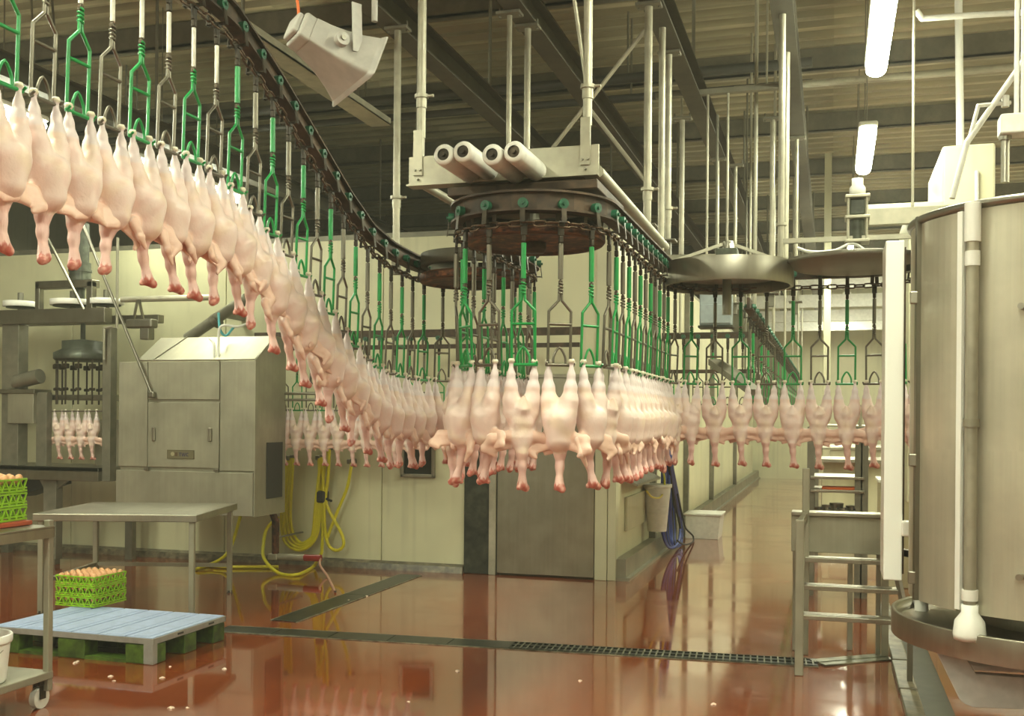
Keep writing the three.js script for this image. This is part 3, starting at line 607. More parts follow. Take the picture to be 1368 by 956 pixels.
{ // post with curved arm far down the corridor
  const p = V(-0.07, 0, -17.3), top = onD(1103, 112, 16.58).y;
  const t = thing('corridor_post', 'tall pale square post with curved arm at its head far down the corridor', 'post', p);
  part(t, 'pole', M.panelTrim, [rb(0.11, top, 0.11, 0.01, 0, top / 2, 0)]);
  part(t, 'curved_arm', M.panelTrim, [tb([V(0.05, top - 0.45, 0), V(0.08, top - 0.2, 0), V(0.22, top - 0.04, 0), V(0.42, top, 0)], 0.03, 14, 8)]);
}
// ---------------------------------------------------------------- horn loudspeaker
{
  const D = 4.35, cam = (x, y, z) => V(x * Math.cos(YAW) - z * Math.sin(YAW), y, -x * Math.sin(YAW) - z * Math.cos(YAW));   // x aside, y up, z away
  const ax = cam(0.761, -0.404, 0.507).normalize(), e2 = cam(-0.60, -0.144, 0.786), e1 = e2.clone().cross(ax).normalize(); e2.copy(ax).cross(e1).normalize();
  const N0 = onD(500, 100, D), up1 = e1.y > 0 ? 1 : -1, away = cam(0, 0, 1), out2 = e2.dot(away) > 0 ? 1 : -1;
  const A = 0.25, h1 = 0.108, h2 = 0.19, mouth = N0.clone().addScaledVector(e1, up1 * h1).addScaledVector(e2, out2 * h2), c = mouth.clone().addScaledVector(ax, -A);
  const t = thing('loudspeaker', 'grey plastic horn loudspeaker with flared mouth hanging from its bracket', 'speaker', c);
  const basis = new THREE.Matrix4().makeBasis(e1, e2, ax), turn = (g) => g.applyMatrix4(basis);   // local x = short side, y = long side, z = axis
  const loft = (sec) => {
    const pos = [], idx = [], K = 32;
    for (const [z, a, b] of sec) for (let k = 0; k < K; k++) { const q = (k + 0.5) / K * Math.PI * 2, c0 = Math.cos(q), s0 = Math.sin(q), e = 0.16; pos.push(Math.sign(c0) * Math.pow(Math.abs(c0), e) * a, Math.sign(s0) * Math.pow(Math.abs(s0), e) * b, z); }
    for (let i = 0; i < sec.length - 1; i++) for (let k = 0; k < K; k++) { const a = i * K + k, b = i * K + (k + 1) % K; idx.push(a, b, b + K, a, b + K, a + K); }
    const g = new THREE.BufferGeometry(); g.setAttribute('position', new THREE.Float32BufferAttribute(pos, 3)); g.setIndex(idx); const f = g.toNonIndexed(); f.computeVertexNormals(); return f;
  };
  part(t, 'horn', M.speaker, [turn(loft([[-0.02, 0.001, 0.001], [-0.02, 0.06, 0.07], [0.04, 0.066, 0.08], [0.10, 0.074, 0.098], [0.17, 0.086, 0.128], [0.23, 0.099, 0.163], [A - 0.006, h1 - 0.002, h2 - 0.004], [A, h1, h2], [A, h1 - 0.006, h2 - 0.006]]))]);
  part(t, 'throat', M.speaker, [turn(loft([[A, h1 - 0.006, h2 - 0.006], [0.22, 0.088, 0.15], [0.12, 0.06, 0.09], [0.03, 0.035, 0.05], [0.03, 0.001, 0.001]]))], 'inside of the horn');
  part(t, 'driver_housing', M.speaker, [turn(rb(0.125, 0.13, 0.06, 0.015, 0, 0, -0.04)), turn(rb(0.10, 0.10, 0.03, 0.012, 0, 0, -0.08))], 'boxy driver housing');
  const s2 = -out2, br = part(t, 'bracket', M.speaker, [turn(bx(0.045, 0.006, 0.22, 0, 0, 0, 0, 0, 0).rotateY(1.2).translate(up1 * 0.09, s2 * 0.125, 0.10 + 0.03))], 'plain strap bracket');
  part(br, 'bracket_base', M.speaker, [turn(cy(V(0, s2 * 0.105, 0.09), V(0, s2 * 0.132, 0.09), 0.03, 18))]);
  part(br, 'bolt', M.steelDark, [turn(cy(V(0, s2 * 0.13, 0.09), V(0, s2 * 0.14, 0.09), 0.011, 10))]);
  const top = V(up1 * 0.17, s2 * 0.125, 0.19).applyMatrix4(basis);
  part(t, 'stem', M.speaker, [cy(top, V(top.x, 4.12 - c.y, top.z), 0.014, 8)]);
  const cs = V(up1 * 0.05, s2 * 0.0, -0.075).applyMatrix4(basis);
  part(t, 'cable', M.orange, [tb([cs, cs.clone().add(V(-0.005, 0.06, 0)), cs.clone().add(V(-0.02, 0.16, 0)), cs.clone().add(V(0, 0.4, 0)), V(cs.x + 0.05, 4.14 - c.y, cs.z)], 0.006, 24, 6)], 'orange cable');
}
// ---------------------------------------------------------------- steel cabinet on the wall
{
  const z = -8.4, zb = -8.95, X = (p) => onZ(p, 560, z).x, Yp = (p) => onZ(250, p, z).y;
  const t = thing('steel_cabinet', 'large brushed steel machine cabinet with sloping top mounted on the cream wall', 'cabinet');
  const x0 = X(158), x1 = X(341), y0 = Yp(687), ys = Yp(628), y1 = Yp(481), yt = 2.26;
  part(t, 'body', M.steelSoft, [bb(x0 + 0.012, x1 - 0.012, y0 + 0.01, y1 - 0.01, z - 0.02, zb)]);
  part(t, 'side', M.steelSoft, [extr([[-z + 0.0, y0], [-zb, y0], [-zb, yt], [-z + 0.33, yt], [-z + 0.0, y1]], 0.012).rotateY(Math.PI / 2).translate(x1 - 0.012, 0, 0)]);
  const top = bar(V((x0 + x1) / 2 + 0.1, y1, z), V((x0 + x1) / 2 + 0.1, yt, z - 0.36), x1 - x0 - 0.22, 0.012);
  part(t, 'sloping_top', M.steelSoft, [top], 'sloping steel top');
  part(t, 'seam', M.steel, [bar(V(X(205), y1 + 0.012, z), V(X(219), yt + 0.012, z - 0.36), 0.012, 0.006)]);
  const P = (n, a, b, c, d, m = M.steelSoft) => part(t, n, m, [rbb(X(a) + 0.004, X(b) - 0.004, Yp(d) + 0.004, Yp(c) - 0.004, z, z - 0.02, 0.004)]);
  P('panel', 158, 197, 482, 625); P('panel', 293.5, 340.5, 482, 628); P('panel', 155, 339, 629, 687);
  P('flap', 197, 293, 482, 534);
  const door = P('door', 197, 293, 537, 625);
  for (const px of [206, 281]) part(door, 'handle', M.steel, [rb(0.035, 0.13, 0.02, 0.008, X(px), Yp(580), z + 0.01)]);
  parts(t, 'hinge', M.steelDark, [197, 290].map((px) => rb(0.05, 0.03, 0.02, 0.004, X(px), Yp(627), z + 0.01)));
  // maker's plate
  const c = document.createElement('canvas'); c.width = 256; c.height = 80; const g = c.getContext('2d');
  g.fillStyle = '#6f6850'; g.fillRect(0, 0, 256, 80); g.strokeStyle = '#575038'; g.lineWidth = 6; g.strokeRect(3, 3, 250, 74);
  g.fillStyle = '#a89f80'; g.beginPath(); g.arc(52, 36, 18, 0, 7); g.fill(); g.fillStyle = '#5a4632'; g.fillRect(74, 22, 26, 34);
  g.fillStyle = '#2b2750'; g.font = 'bold 44px sans-serif'; g.fillText('TWC', 112, 56);
  const ct = new THREE.CanvasTexture(c); ct.colorSpace = THREE.SRGBColorSpace;
  const pm = shadowed(new THREE.Mesh(new THREE.BoxGeometry(X(260) - X(224), Yp(601) - Yp(613), 0.004), std({ map: ct, roughness: 0.4, metalness: 0.2 })));
  pm.name = 'maker_plate'; pm.userData.label = 'small plate with dark blue letters'; pm.position.set((X(260) + X(224)) / 2, Yp(607), z + 0.003); door.add(pm);
  parts(t, 'wall_bracket', M.steelDark, [x0 + 0.2, x0 + 0.7].map((x) => bb(x - 0.03, x + 0.03, y0 + 0.3, y0 + 0.42, zb + 0.01, ENC_Z + 0.001)));
  part(t, 'dark_side_opening', M.rubber, [bb(x1, x1 + 0.012, Yp(665), Yp(590), z - 0.2, z - 0.48)], 'black panel standing in for a dark opening in the side');  // flat black slab in place of the dark inside of an opening
  // hoses on the top
  const q = (px, py, dz = 0.3) => onZ(px, py, z - dz);
  parts(t, 'hose', M.white, [tb([q(292, 482, 0.02), q(292, 462, 0.1), q(293, 440, 0.15), q(300, 434, 0.15), q(318, 436, 0.2), q(335, 430, 0.3)], 0.012, 24, 7), tb([q(286, 480, 0.02), q(286, 460, 0.1), q(280, 452, 0.2)], 0.010, 16, 7)], 'white hose');
  part(t, 'hose', M.cyanHose, [tb([q(292, 418, 0.25), q(294, 440, 0.22), q(302, 448, 0.25), q(313, 436, 0.25)], 0.012, 24, 7)], 'turquoise hose');
  // long strut from the flap up to the roof
  const s = thing('strut_rod', 'long thin steel strut leaning from the cabinet flap up towards the roof', 'rod');
  part(s, 'rod', M.steelDark, [cy(onZ(203, 526, z + 0.04), onZ(90, 250, z + 0.1), 0.014, 8)]);
  part(s, 'knuckle', M.steelDark, [rb(0.06, 0.06, 0.05, 0.012, ...onZ(203, 527, z + 0.03).toArray())]);
  part(s, 'upper_rod', M.steelDark, [cy(onZ(90, 250, z + 0.1), V(onZ(80, 200, z).x, HALL.h - 0.02, z + 0.15), 0.012, 8)]);
  const s2 = thing('strut_rod', 'thin steel strut standing on the top beam of the pulley machine', 'rod');
  part(s2, 'rod', M.steelDark, [cy(onZ(112, 413, -8.65), onZ(52, 295, -8.65), 0.013, 8)]);
  part(s2, 'upper_rod', M.steelDark, [cy(onZ(52, 295, -8.65), V(onZ(40, 250, -8.65).x, HALL.h - 0.02, -8.65), 0.011, 8)]);
}
{ // diagonal screw lift behind the cabinet
  const t = thing('lift_tube', 'dark diagonal tube rising behind the steel cabinet top', 'tube');
  part(t, 'tube', M.galvDark, [cy(onZ(250, 452, -9.3), onZ(330, 398, -9.3), 0.055)]);
  part(t, 'flange', M.steelDark, [cy(onZ(286, 430, -9.3), onZ(292, 426, -9.3), 0.075)]);
  part(t, 'wall_bracket', M.galvDark, [bb(onZ(300, 420, -9.3).x - 0.03, onZ(300, 420, -9.3).x + 0.03, onZ(300, 424, -9.3).y, onZ(300, 418, -9.3).y, -9.3, ENC_Z + 0.001)]);
}
// ---------------------------------------------------------------- pulley machine by the wall
{
  const z = -8.9, X = (p) => onZ(p, 500, z).x, Yp = (p, px = 90) => onZ(px, p, z).y;
  const t = thing('pulley_machine', 'tall grey steel processing machine with white rimmed pulleys on its top beam', 'machine');
  const U = (a, b, c, d, zz, dz, m = M.steelDark, n = 'beam') => part(t, n, m, [rbb(X(a), X(b), Yp(d), Yp(c), z + zz, z + zz - dz, 0.006)]);
  U(-60, 152, 414, 433, 0.15, 0.12); U(-60, 190, 419, 430, -0.25, 0.1);
  U(14, 36, 433, 640, 0.12, 0.14, M.galvDark, 'upright'); U(149, 160, 440, 640, 0.14, 0.1, M.galvDark, 'upright'); U(-50, -38, 433, 640, 0.1, 0.1, M.galvDark, 'upright');
  U(-60, 150, 622, 640, 0.2, 0.1); U(-60, 150, 622, 628, 0.2, 0.7, M.steelDark, 'tray');
  U(73, 90, 640, 745, 0.15, 0.1, M.galvDark, 'leg'); part(t, 'leg', M.galvDark, [rbb(X(76), X(88), 0, Yp(744), z + 0.14, z + 0.06, 0.004)]);
  part(t, 'leg', M.galvDark, [rbb(X(-40), X(-26), 0, Yp(638), z + 0.14, z + 0.04, 0.004)]);
  parts(t, 'leg', M.galvDark, [-40, 130].map((p) => rbb(X(p), X(p + 10), 0, Yp(625), z - 0.45, z - 0.52, 0.004)));
  part(t, 'gusset', M.steelDark, [extr([[X(66), Yp(640)], [X(104), Yp(640)], [X(90), Yp(652)], [X(72), Yp(652)]], 0.03).translate(0, 0, z + 0.1)]);
  part(t, 'chute', M.black, [extr([[X(24), Yp(640)], [X(74), Yp(642)], [X(74), Yp(648)], [X(26), Yp(666)], [X(-20), Yp(666)], [X(-20), Yp(640)]], 0.3).translate(0, 0, z - 0.25)], 'black discharge chute');
  // portal with gear motor
  parts(t, 'portal', M.steelDark, [rbb(X(55), X(61), Yp(416), Yp(378), z + 0.1, z + 0.03), rbb(X(123), X(131), Yp(416), Yp(378), z + 0.1, z + 0.03), rbb(X(55), X(131), Yp(386), Yp(376), z + 0.1, z - 0.02)]);
  const gm = part(t, 'gear_motor', M.motor, [vc(X(106), z, Yp(376), Yp(352), 0.105, 20), vc(X(106), z, Yp(352), Yp(300), 0.085, 20), vc(X(106), z, Yp(364), Yp(361), 0.115, 20), vc(X(106), z, Yp(386), Yp(400), 0.05)], 'dark green gear motor');
  for (const [px, r] of [[22, 0.17], [92, 0.22], [137, 0.17]]) {
    const p = part(t, 'pulley', M.motor, [lathe([[0, 0], [r - 0.03, 0], [r - 0.03, 0.07], [0, 0.07]], 32).translate(X(px), Yp(409), z - 0.05)]);
    part(p, 'white_rim', M.whiteClean, [lathe([[r - 0.03, 0.005], [r, 0.005], [r, 0.06], [r - 0.03, 0.06]], 36).translate(X(px), Yp(408), z - 0.05)], 'white pulley rim');
    part(p, 'axle', M.galvDark, [vc(X(px), z - 0.05, Yp(418), Yp(388), 0.03)]);
  }
  // drum with hanging carriers under the beam
  const dx = X(106), dz = z - 0.05;
  const drum = part(t, 'drum', M.motor, [lathe([[0, 0], [0.26, 0], [0.28, 0.02], [0.28, 0.08], [0.2, 0.12], [0.2, 0.2], [0.03, 0.22], [0, 0.22]], 30).translate(dx, Yp(482), dz), vc(dx, dz, Yp(455), Yp(430), 0.025)], 'dark drum');
  for (let k = 0; k < 12; k++) { const a = k / 12 * Math.PI * 2, x = dx + Math.cos(a) * 0.25, zz = dz + Math.sin(a) * 0.25; part(drum, 'carrier', M.hanger, [vc(x, zz, Yp(540), Yp(481), 0.009, 6), rb(0.06, 0.05, 0.05, 0.01, x, Yp(490), zz), rb(0.05, 0.03, 0.04, 0.008, x, Yp(520), zz)]); }
  U(65, 150, 527, 534, -0.02, 0.3, M.steelDark, 'guide');
  // left cabinet, motor
  U(24, 58, 524, 566, 0.14, 0.2, M.steelSoft, 'box'); U(-40, 60, 520, 526, 0.15, 0.25);
  U(58, 72, 524, 640, 0.1, 0.08, M.galvDark, 'upright');
  part(t, 'motor', M.galvDark, [cy(onZ(22, 510, z + 0.1), onZ(54, 502, z + 0.1), 0.075, 18), cy(onZ(18, 512, z + 0.1), onZ(24, 510, z + 0.1), 0.045)], 'tilted grey motor');
  parts(t, 'pipe', M.galv, [pl([onZ(139, 480, z + 0.18), onZ(139, 438, z + 0.18), onZ(150, 436, z + 0.18)], 0.012, 7), vc(X(160), z + 0.05, Yp(440), Yp(322), 0.014, 8), cy(onZ(162, 400, z), onZ(292, 397, z - 0.2), 0.03)]);
  // arm with hook
  part(t, 'arm', M.steelDark, [rbb(X(168), X(203), Yp(440), Yp(428), z + 0.02, z - 0.1, 0.02), rbb(X(186), X(198), Yp(455), Yp(436), z, z - 0.1, 0.01), bar(onZ(178, 429, z), onZ(184, 400, z), 0.02, 0.02), bar(onZ(192, 429, z), onZ(186, 400, z), 0.02, 0.02)]);
  part(t, 'warning_label', std({ color: lin(0.75, 0.62, 0.05), roughness: 0.5 }), [bx(0.035, 0.08, 0.004, X(1), Yp(587), z + 0.205)], 'yellow warning label');
  const birdsAt = [[78, 549], [92, 549], [109, 549], [124, 549]];
  birdsAt.forEach(([px, py], i) => { const p = onZ(px, py, z + 0.02); chicken(p, Math.PI, 'small plucked chicken hanging inside the pulley machine', 'plucked chickens inside the pulley machine', 5, 0.86); });
  part(t, 'hang_bar', M.steel, [cy(onZ(62, 549, z + 0.02), onZ(150, 549, z + 0.02), 0.008, 8)]);
  part(t, 'back_panel', M.steelSoft, [bb(X(110), X(150), Yp(622), Yp(560), z - 0.2, z - 0.22)]);
}
// ---------------------------------------------------------------- second line along the front wall
{
  const z = -9.0, foot = onZ(400, 548, z).y, x0 = onZ(352, 540, z).x, x1 = onZ(604, 540, z).x, top = foot + 0.66;
  const t = thing('second_rail', 'dark rail of the second hanging line along the cream wall', 'rail');
  parts(t, 'rail', M.rail, [bb(x0 - 0.1, x1 + 1.2, top + 0.02, top + 0.09, z - 0.012, z + 0.012), bb(x0 - 0.1, x1 + 1.2, top - 0.09, top - 0.05, z + 0.03, z + 0.05)]);
  parts(t, 'wall_arm', M.galvDark, [x0 + 0.5, x0 + 1.8, x1 + 0.2].map((x) => bb(x - 0.02, x + 0.02, top + 0.04, top + 0.08, z, ENC_Z + 0.001)));
  parts(t, 'guide_tube', M.steel, [cy(V(x0, foot + 0.16, z + 0.06), V(x0 + 0.75, foot + 0.16, z + 0.06), 0.014), cy(V(x0, foot + 0.10, z + 0.06), V(x0 + 0.75, foot + 0.10, z + 0.06), 0.012), bb(x0 + 0.02, x0 + 0.04, foot + 0.1, top + 0.05, z + 0.05, z + 0.08), bb(x0 + 0.7, x0 + 0.72, foot + 0.1, top + 0.05, z + 0.05, z + 0.08)]);
  let k = 0;
  for (let x = x0 + 0.07; x < x1; x += 0.145, k++) {
    const g = k % 2 === 0;
    shackle(g ? 'green' : 'gray', V(x, foot, z), 0, (g ? 'green plastic coated' : 'bare grey steel') + ' shackle on the second line along the cream wall', (g ? 'green' : 'grey') + ' shackles along the cream wall', 0.9);
    if (k < 11) chicken(V(x, foot + 0.004, z), Math.PI, 'small plucked chicken hanging on the second line along the cream wall', 'plucked chickens along the cream wall', 5, 0.93);
  }
}
// ---------------------------------------------------------------- empty return line down the corridor
{
  const x = -0.62, t = thing('return_rail', 'dark rail carrying empty shackles away down the corridor', 'rail');
  parts(t, 'rail', M.rail, [bb(x - 0.012, x + 0.012, 2.38, 2.46, -8.3, -24), bb(x - 0.035, x + 0.035, 2.37, 2.38, -8.3, -24)]);
  parts(t, 'hanger_rod', M.galv, [-9, -12, -15, -18, -21, -23.8].map((z) => vc(x, z, 2.46, HALL.h, 0.016, 8)));
  const q = thing('guide_chute', 'grey steel guide channel sloping along the corridor under the empty shackles', 'channel');
  part(q, 'channel', M.galvDark, [bar(V(-0.95, 2.0, -9.0), V(-0.55, 1.72, -8.2), 0.10, 0.05), bar(V(-0.95, 2.0, -9.0), V(-1.0, 2.02, -14), 0.10, 0.05)]);
  parts(q, 'hanger_rod', M.galvDark, [vc(-0.95, -9.1, 2.0, 4.12, 0.012, 8), vc(-1.0, -13, 2.02, HALL.h, 0.012, 8)]);
  for (let k = 0; k < 34; k++) { const g = k % 3 === 1; shackle(g ? 'green' : 'gray', V(x, 1.66, -8.5 - k * 0.36), Math.PI / 2 + 0.35, (g ? 'green plastic coated' : 'bare grey steel') + ' empty shackle on the rail going away down the corridor', (g ? 'green' : 'grey') + ' empty shackles down the corridor'); }
  const cr = thing('cross_rail', 'dark rail with empty shackles crossing the corridor behind the silver wheel', 'rail');
  parts(cr, 'rail', M.rail, [bb(ENC_X + 0.12, -0.7, 2.40, 2.47, -11.61, -11.59), bb(ENC_X + 0.12, -0.7, 2.02, 2.06, -11.56, -11.54)]);
  parts(cr, 'hanger_rod', M.galv, [vc(-1.6, -11.6, 2.46, HALL.h, 0.014, 8), vc(-0.85, -11.6, 2.46, HALL.h, 0.014, 8)]);
  for (let k = 0; k < 7; k++) { const g = k % 3 === 0; shackle(g ? 'green' : 'gray', V(-1.72 + k * 0.16, 1.68, -11.6), 0, (g ? 'green plastic coated' : 'bare grey steel') + ' empty shackle on the rail crossing the corridor', (g ? 'green' : 'grey') + ' empty shackles crossing the corridor'); }
  // cabinet hanging behind the silver wheel
  const c = onD(957, 412, 8.4), b = thing('control_box', 'pale blue grey control box hanging behind the silver wheel', 'box', c);
  part(b, 'body', M.blueGrey, [rb(0.25, 0.28, 0.16, 0.012, 0, 0, 0)]);
  part(b, 'door', M.blueGrey, [rb(0.23, 0.15, 0.012, 0.004, 0, -0.05, 0.084)]);
  parts(b, 'hanger_rod', M.galv, [vc(-0.08, 0, 0.13, 4.12 - c.y, 0.01, 8), vc(0.08, 0, 0.13, 4.12 - c.y, 0.01, 8)]);
  part(b, 'sill', M.darkGreenSteel, [rb(0.27, 0.02, 0.18, 0.004, 0, -0.15, 0)]);
  part(b, 'crossbar', M.galvDark, [bb(-0.5, 0.5, 4.12 - c.y, 4.16 - c.y, -0.03, 0.03)]);
}
// ---------------------------------------------------------------- yellow hoses and drain pipe on the front wall
{
  const Z = ENC_Z + 0.09, q = (px, py, dz = 0) => onZ(px, py, Z + dz);
  const hose = (label, loops, wobble) => {
    const t = thing('yellow_hose', label, 'hose');
    loops.forEach((pts, i) => part(t, 'coil', M.yellow, [tb(pts.map(([x, y, d = 0]) => q(x, y, d)), 0.017, 60, 8)]));
    return t;
  };
  const h1 = hose('yellow hose coiled over a wall hook near the steel cabinet', [0, 1, 2, 3].map((i) => [[384 + i * 2.5, 612, 0.02 * i], [381 + i * 3, 640, 0.03 + 0.02 * i], [376 + i * 4, 690, 0.03 + 0.02 * i], [380 + i * 4, 722 - i * 3, 0.05], [396 + i * 2, 734 - i * 3, 0.06], [412, 730 - i * 3, 0.07], [424 - i * 2, 712, 0.07], [428 - i * 2, 670, 0.06 + 0.01 * i], [426 + i, 612, 0.03 + 0.02 * i]]));
  parts(h1, 'hook', M.steelDark, [384, 424].map((px) => rb(0.05, 0.05, 0.14, 0.01, ...onZ(px + 4, 611, ENC_Z + 0.072).toArray())));
  const h2 = hose('yellow hose hung in a teardrop loop tied with a black strap', [[[436, 600, 0.03], [432, 640, 0.04], [429, 668, 0.05], [431, 700, 0.06], [430, 735, 0.06], [427, 742, 0.05]], [[440, 600, 0.05], [438, 640, 0.06], [435, 668, 0.07], [444, 690, 0.07], [456, 712, 0.07], [459, 728, 0.07], [450, 735, 0.07], [439, 728, 0.07], [434, 705, 0.07], [433, 668, 0.08], [430, 610, 0.07]], [[470, 618, 0.04], [464, 650, 0.05], [452, 680, 0.05], [442, 705, 0.06], [436, 722, 0.06]]]);
  part(h2, 'strap', M.rubber, [rb(0.09, 0.12, 0.12, 0.02, ...q(431, 663, 0.05).toArray()), cy(q(436, 666, 0.1), q(443, 669, 0.12), 0.012, 6)]);
  parts(h2, 'hook', M.steelDark, [438, 470].map((px) => rb(0.05, 0.05, 0.14, 0.01, ...onZ(px, px === 470 ? 616 : 598, ENC_Z + 0.072).toArray())));
  // hose lying along the floor
  const f = thing('yellow_hose', 'yellow hose lying loose on the wet floor along the wall foot', 'hose');
  const g0 = (px, py) => { const p = onY(px, py, 0.017); return p; };
  part(f, 'run', M.yellow, [tb([V(onZ(372, 690, -9.45).x, onZ(372, 690, -9.45).y, -9.45), onZ(357, 705, -9.4), onZ(352, 725, -9.3), onZ(353, 745, -9.1).setY(0.12), g0(372, 765), g0(398, 767), g0(418, 757), onZ(424, 748, -9.35)], 0.017, 60, 8)]);
  part(f, 'run', M.yellow, [tb([g0(372, 757), g0(340, 757), g0(300, 757), g0(275, 755), g0(262, 760), V(onZ(300, 735, -9.3).x, 0.12, -9.35), V(onZ(322, 690, -9.45).x, 0.6, -9.5)], 0.017, 50, 8)]);
  // rusty drain pipe
  const d = thing('drain_pipe', 'rust stained drain pipe bending from the cabinet down to a short trough', 'pipe');
  const zz = -9.1, p = (px, py) => onZ(px, py, zz);
  part(d, 'pipe', M.rust, [pl([p(357, 678), p(364, 684), p(368, 696), p(368, 742)], 0.035, 12)]);
  part(d, 'trough', M.galv, [cy(p(366, 743), p(428, 745), 0.032, 14), rb(0.1, 0.06, 0.08, 0.01, ...p(366, 743).toArray())]);
  part(d, 'stain', M.blood, [cy(p(407, 744.5), p(428.5, 745.2), 0.0335, 14)], 'dark red stained end');
  part(d, 'wall_clip', M.galvDark, [bb(p(368, 720).x - 0.01, p(368, 720).x + 0.01, p(368, 719).y, p(368, 717).y, zz, ENC_Z + 0.001)]);
  const st = thing('drip_hose', 'thin pink hose trailing from the trough end across the floor', 'hose');
  part(st, 'run', std({ color: lin(0.55, 0.30, 0.22), roughness: 0.4 }), [tb([p(428, 746), V(p(434, 752).x, 0.1, zz + 0.1), onY(438, 770, 0.01), onY(448, 790, 0.01)], 0.011, 24, 7)]);
}
// ---------------------------------------------------------------- steel table
{
  const t = thing('work_table', 'bare steel work table standing in front of the machine cabinet', 'table', [-5.165, 0, -6.69], 0.284);
  const W = 1.25, Dp = 1.12, H = 0.76;   // origin: middle of the near edge, table runs towards -z
  part(t, 'top', M.steel, [rbb(-W / 2, W / 2, H - 0.055, H, 0, -Dp, 0.006)]);
  for (const [sx, sz] of [[-1, -0.05], [1, -0.05], [-1, -Dp + 0.05], [1, -Dp + 0.05]]) {
    const lg = part(t, 'leg', M.steelSoft, [rb(0.042, H - 0.05, 0.042, 0.006, sx * (W / 2 - 0.05), (H - 0.05) / 2, sz)]);
    part(lg, 'foot', M.rubber, [vc(sx * (W / 2 - 0.05), sz, 0, 0.02, 0.024, 10)]);
  }
  parts(t, 'rail', M.steelSoft, [bb(-W / 2 + 0.07, W / 2 - 0.07, 0.22, 0.25, -Dp + 0.035, -Dp + 0.065), bb(-W / 2 + 0.035, -W / 2 + 0.065, 0.22, 0.25, -0.07, -Dp + 0.07)]);
}
// ---------------------------------------------------------------- cart with bucket and crates
const eggTray = (pos, ry, label, group, n, filled, eggLabel, eggGroup) => {
  const S = 0.33, H = 0.070;
  const t = thing('egg_tray', label, 'egg tray', pos, ry, group);
  const g = [];
  for (let i = 0; i <= 6; i++) { const a = -S / 2 + i * S / 6; g.push(bx(0.006, 0.008, S, a, 0.02, 0), bx(S, 0.008, 0.006, 0, 0.02, a)); }
  part(t, 'grid', M.lime, g);
  const rim = (y) => [bx(S, 0.009, 0.008, 0, y, S / 2), bx(S, 0.009, 0.008, 0, y, -S / 2), bx(0.008, 0.009, S, S / 2, y, 0), bx(0.008, 0.009, S, -S / 2, y, 0)];
  part(t, 'rim', M.lime, [rim(0.005), rim(H - 0.006)]);
  for (let s = 0; s < 4; s++) {   // zigzag side walls
    const w = []; for (let i = 0; i < 6; i++) { const a = -S / 2 + i * S / 6, b = a + S / 12, c = a + S / 6; w.push(bar(V(a, H - 0.006, S / 2), V(b, 0.005, S / 2), 0.007, 0.007), bar(V(b, 0.005, S / 2), V(c, H - 0.006, S / 2), 0.007, 0.007)); }
    part(t, 'side_lattice', M.lime, w.map((q) => q.rotateY(s * Math.PI / 2)));
  }
  return t;
};
const eggGeo = merged([new THREE.SphereGeometry(0.022, 10, 8).scale(1, 1.28, 1)]);
function eggs(pos, ry, label, group, n = 6) {
  for (let i = 0; i < n; i++) for (let j = 0; j < n; j++) {
    const a = -0.165 + (i + 0.5) * 0.33 / n, b = -0.165 + (j + 0.5) * 0.33 / n, m = part(scene, numbered('egg'), M.egg, eggGeo);
    m.position.set(pos.x + a * Math.cos(ry) + b * Math.sin(ry), pos.y + 0.05 + rr(-0.002, 0.003), pos.z - a * Math.sin(ry) + b * Math.cos(ry));
    m.rotation.set(rr(-0.3, 0.3), 0, rr(-0.3, 0.3));
    m.userData = { label, category: 'egg', group };
  }
}
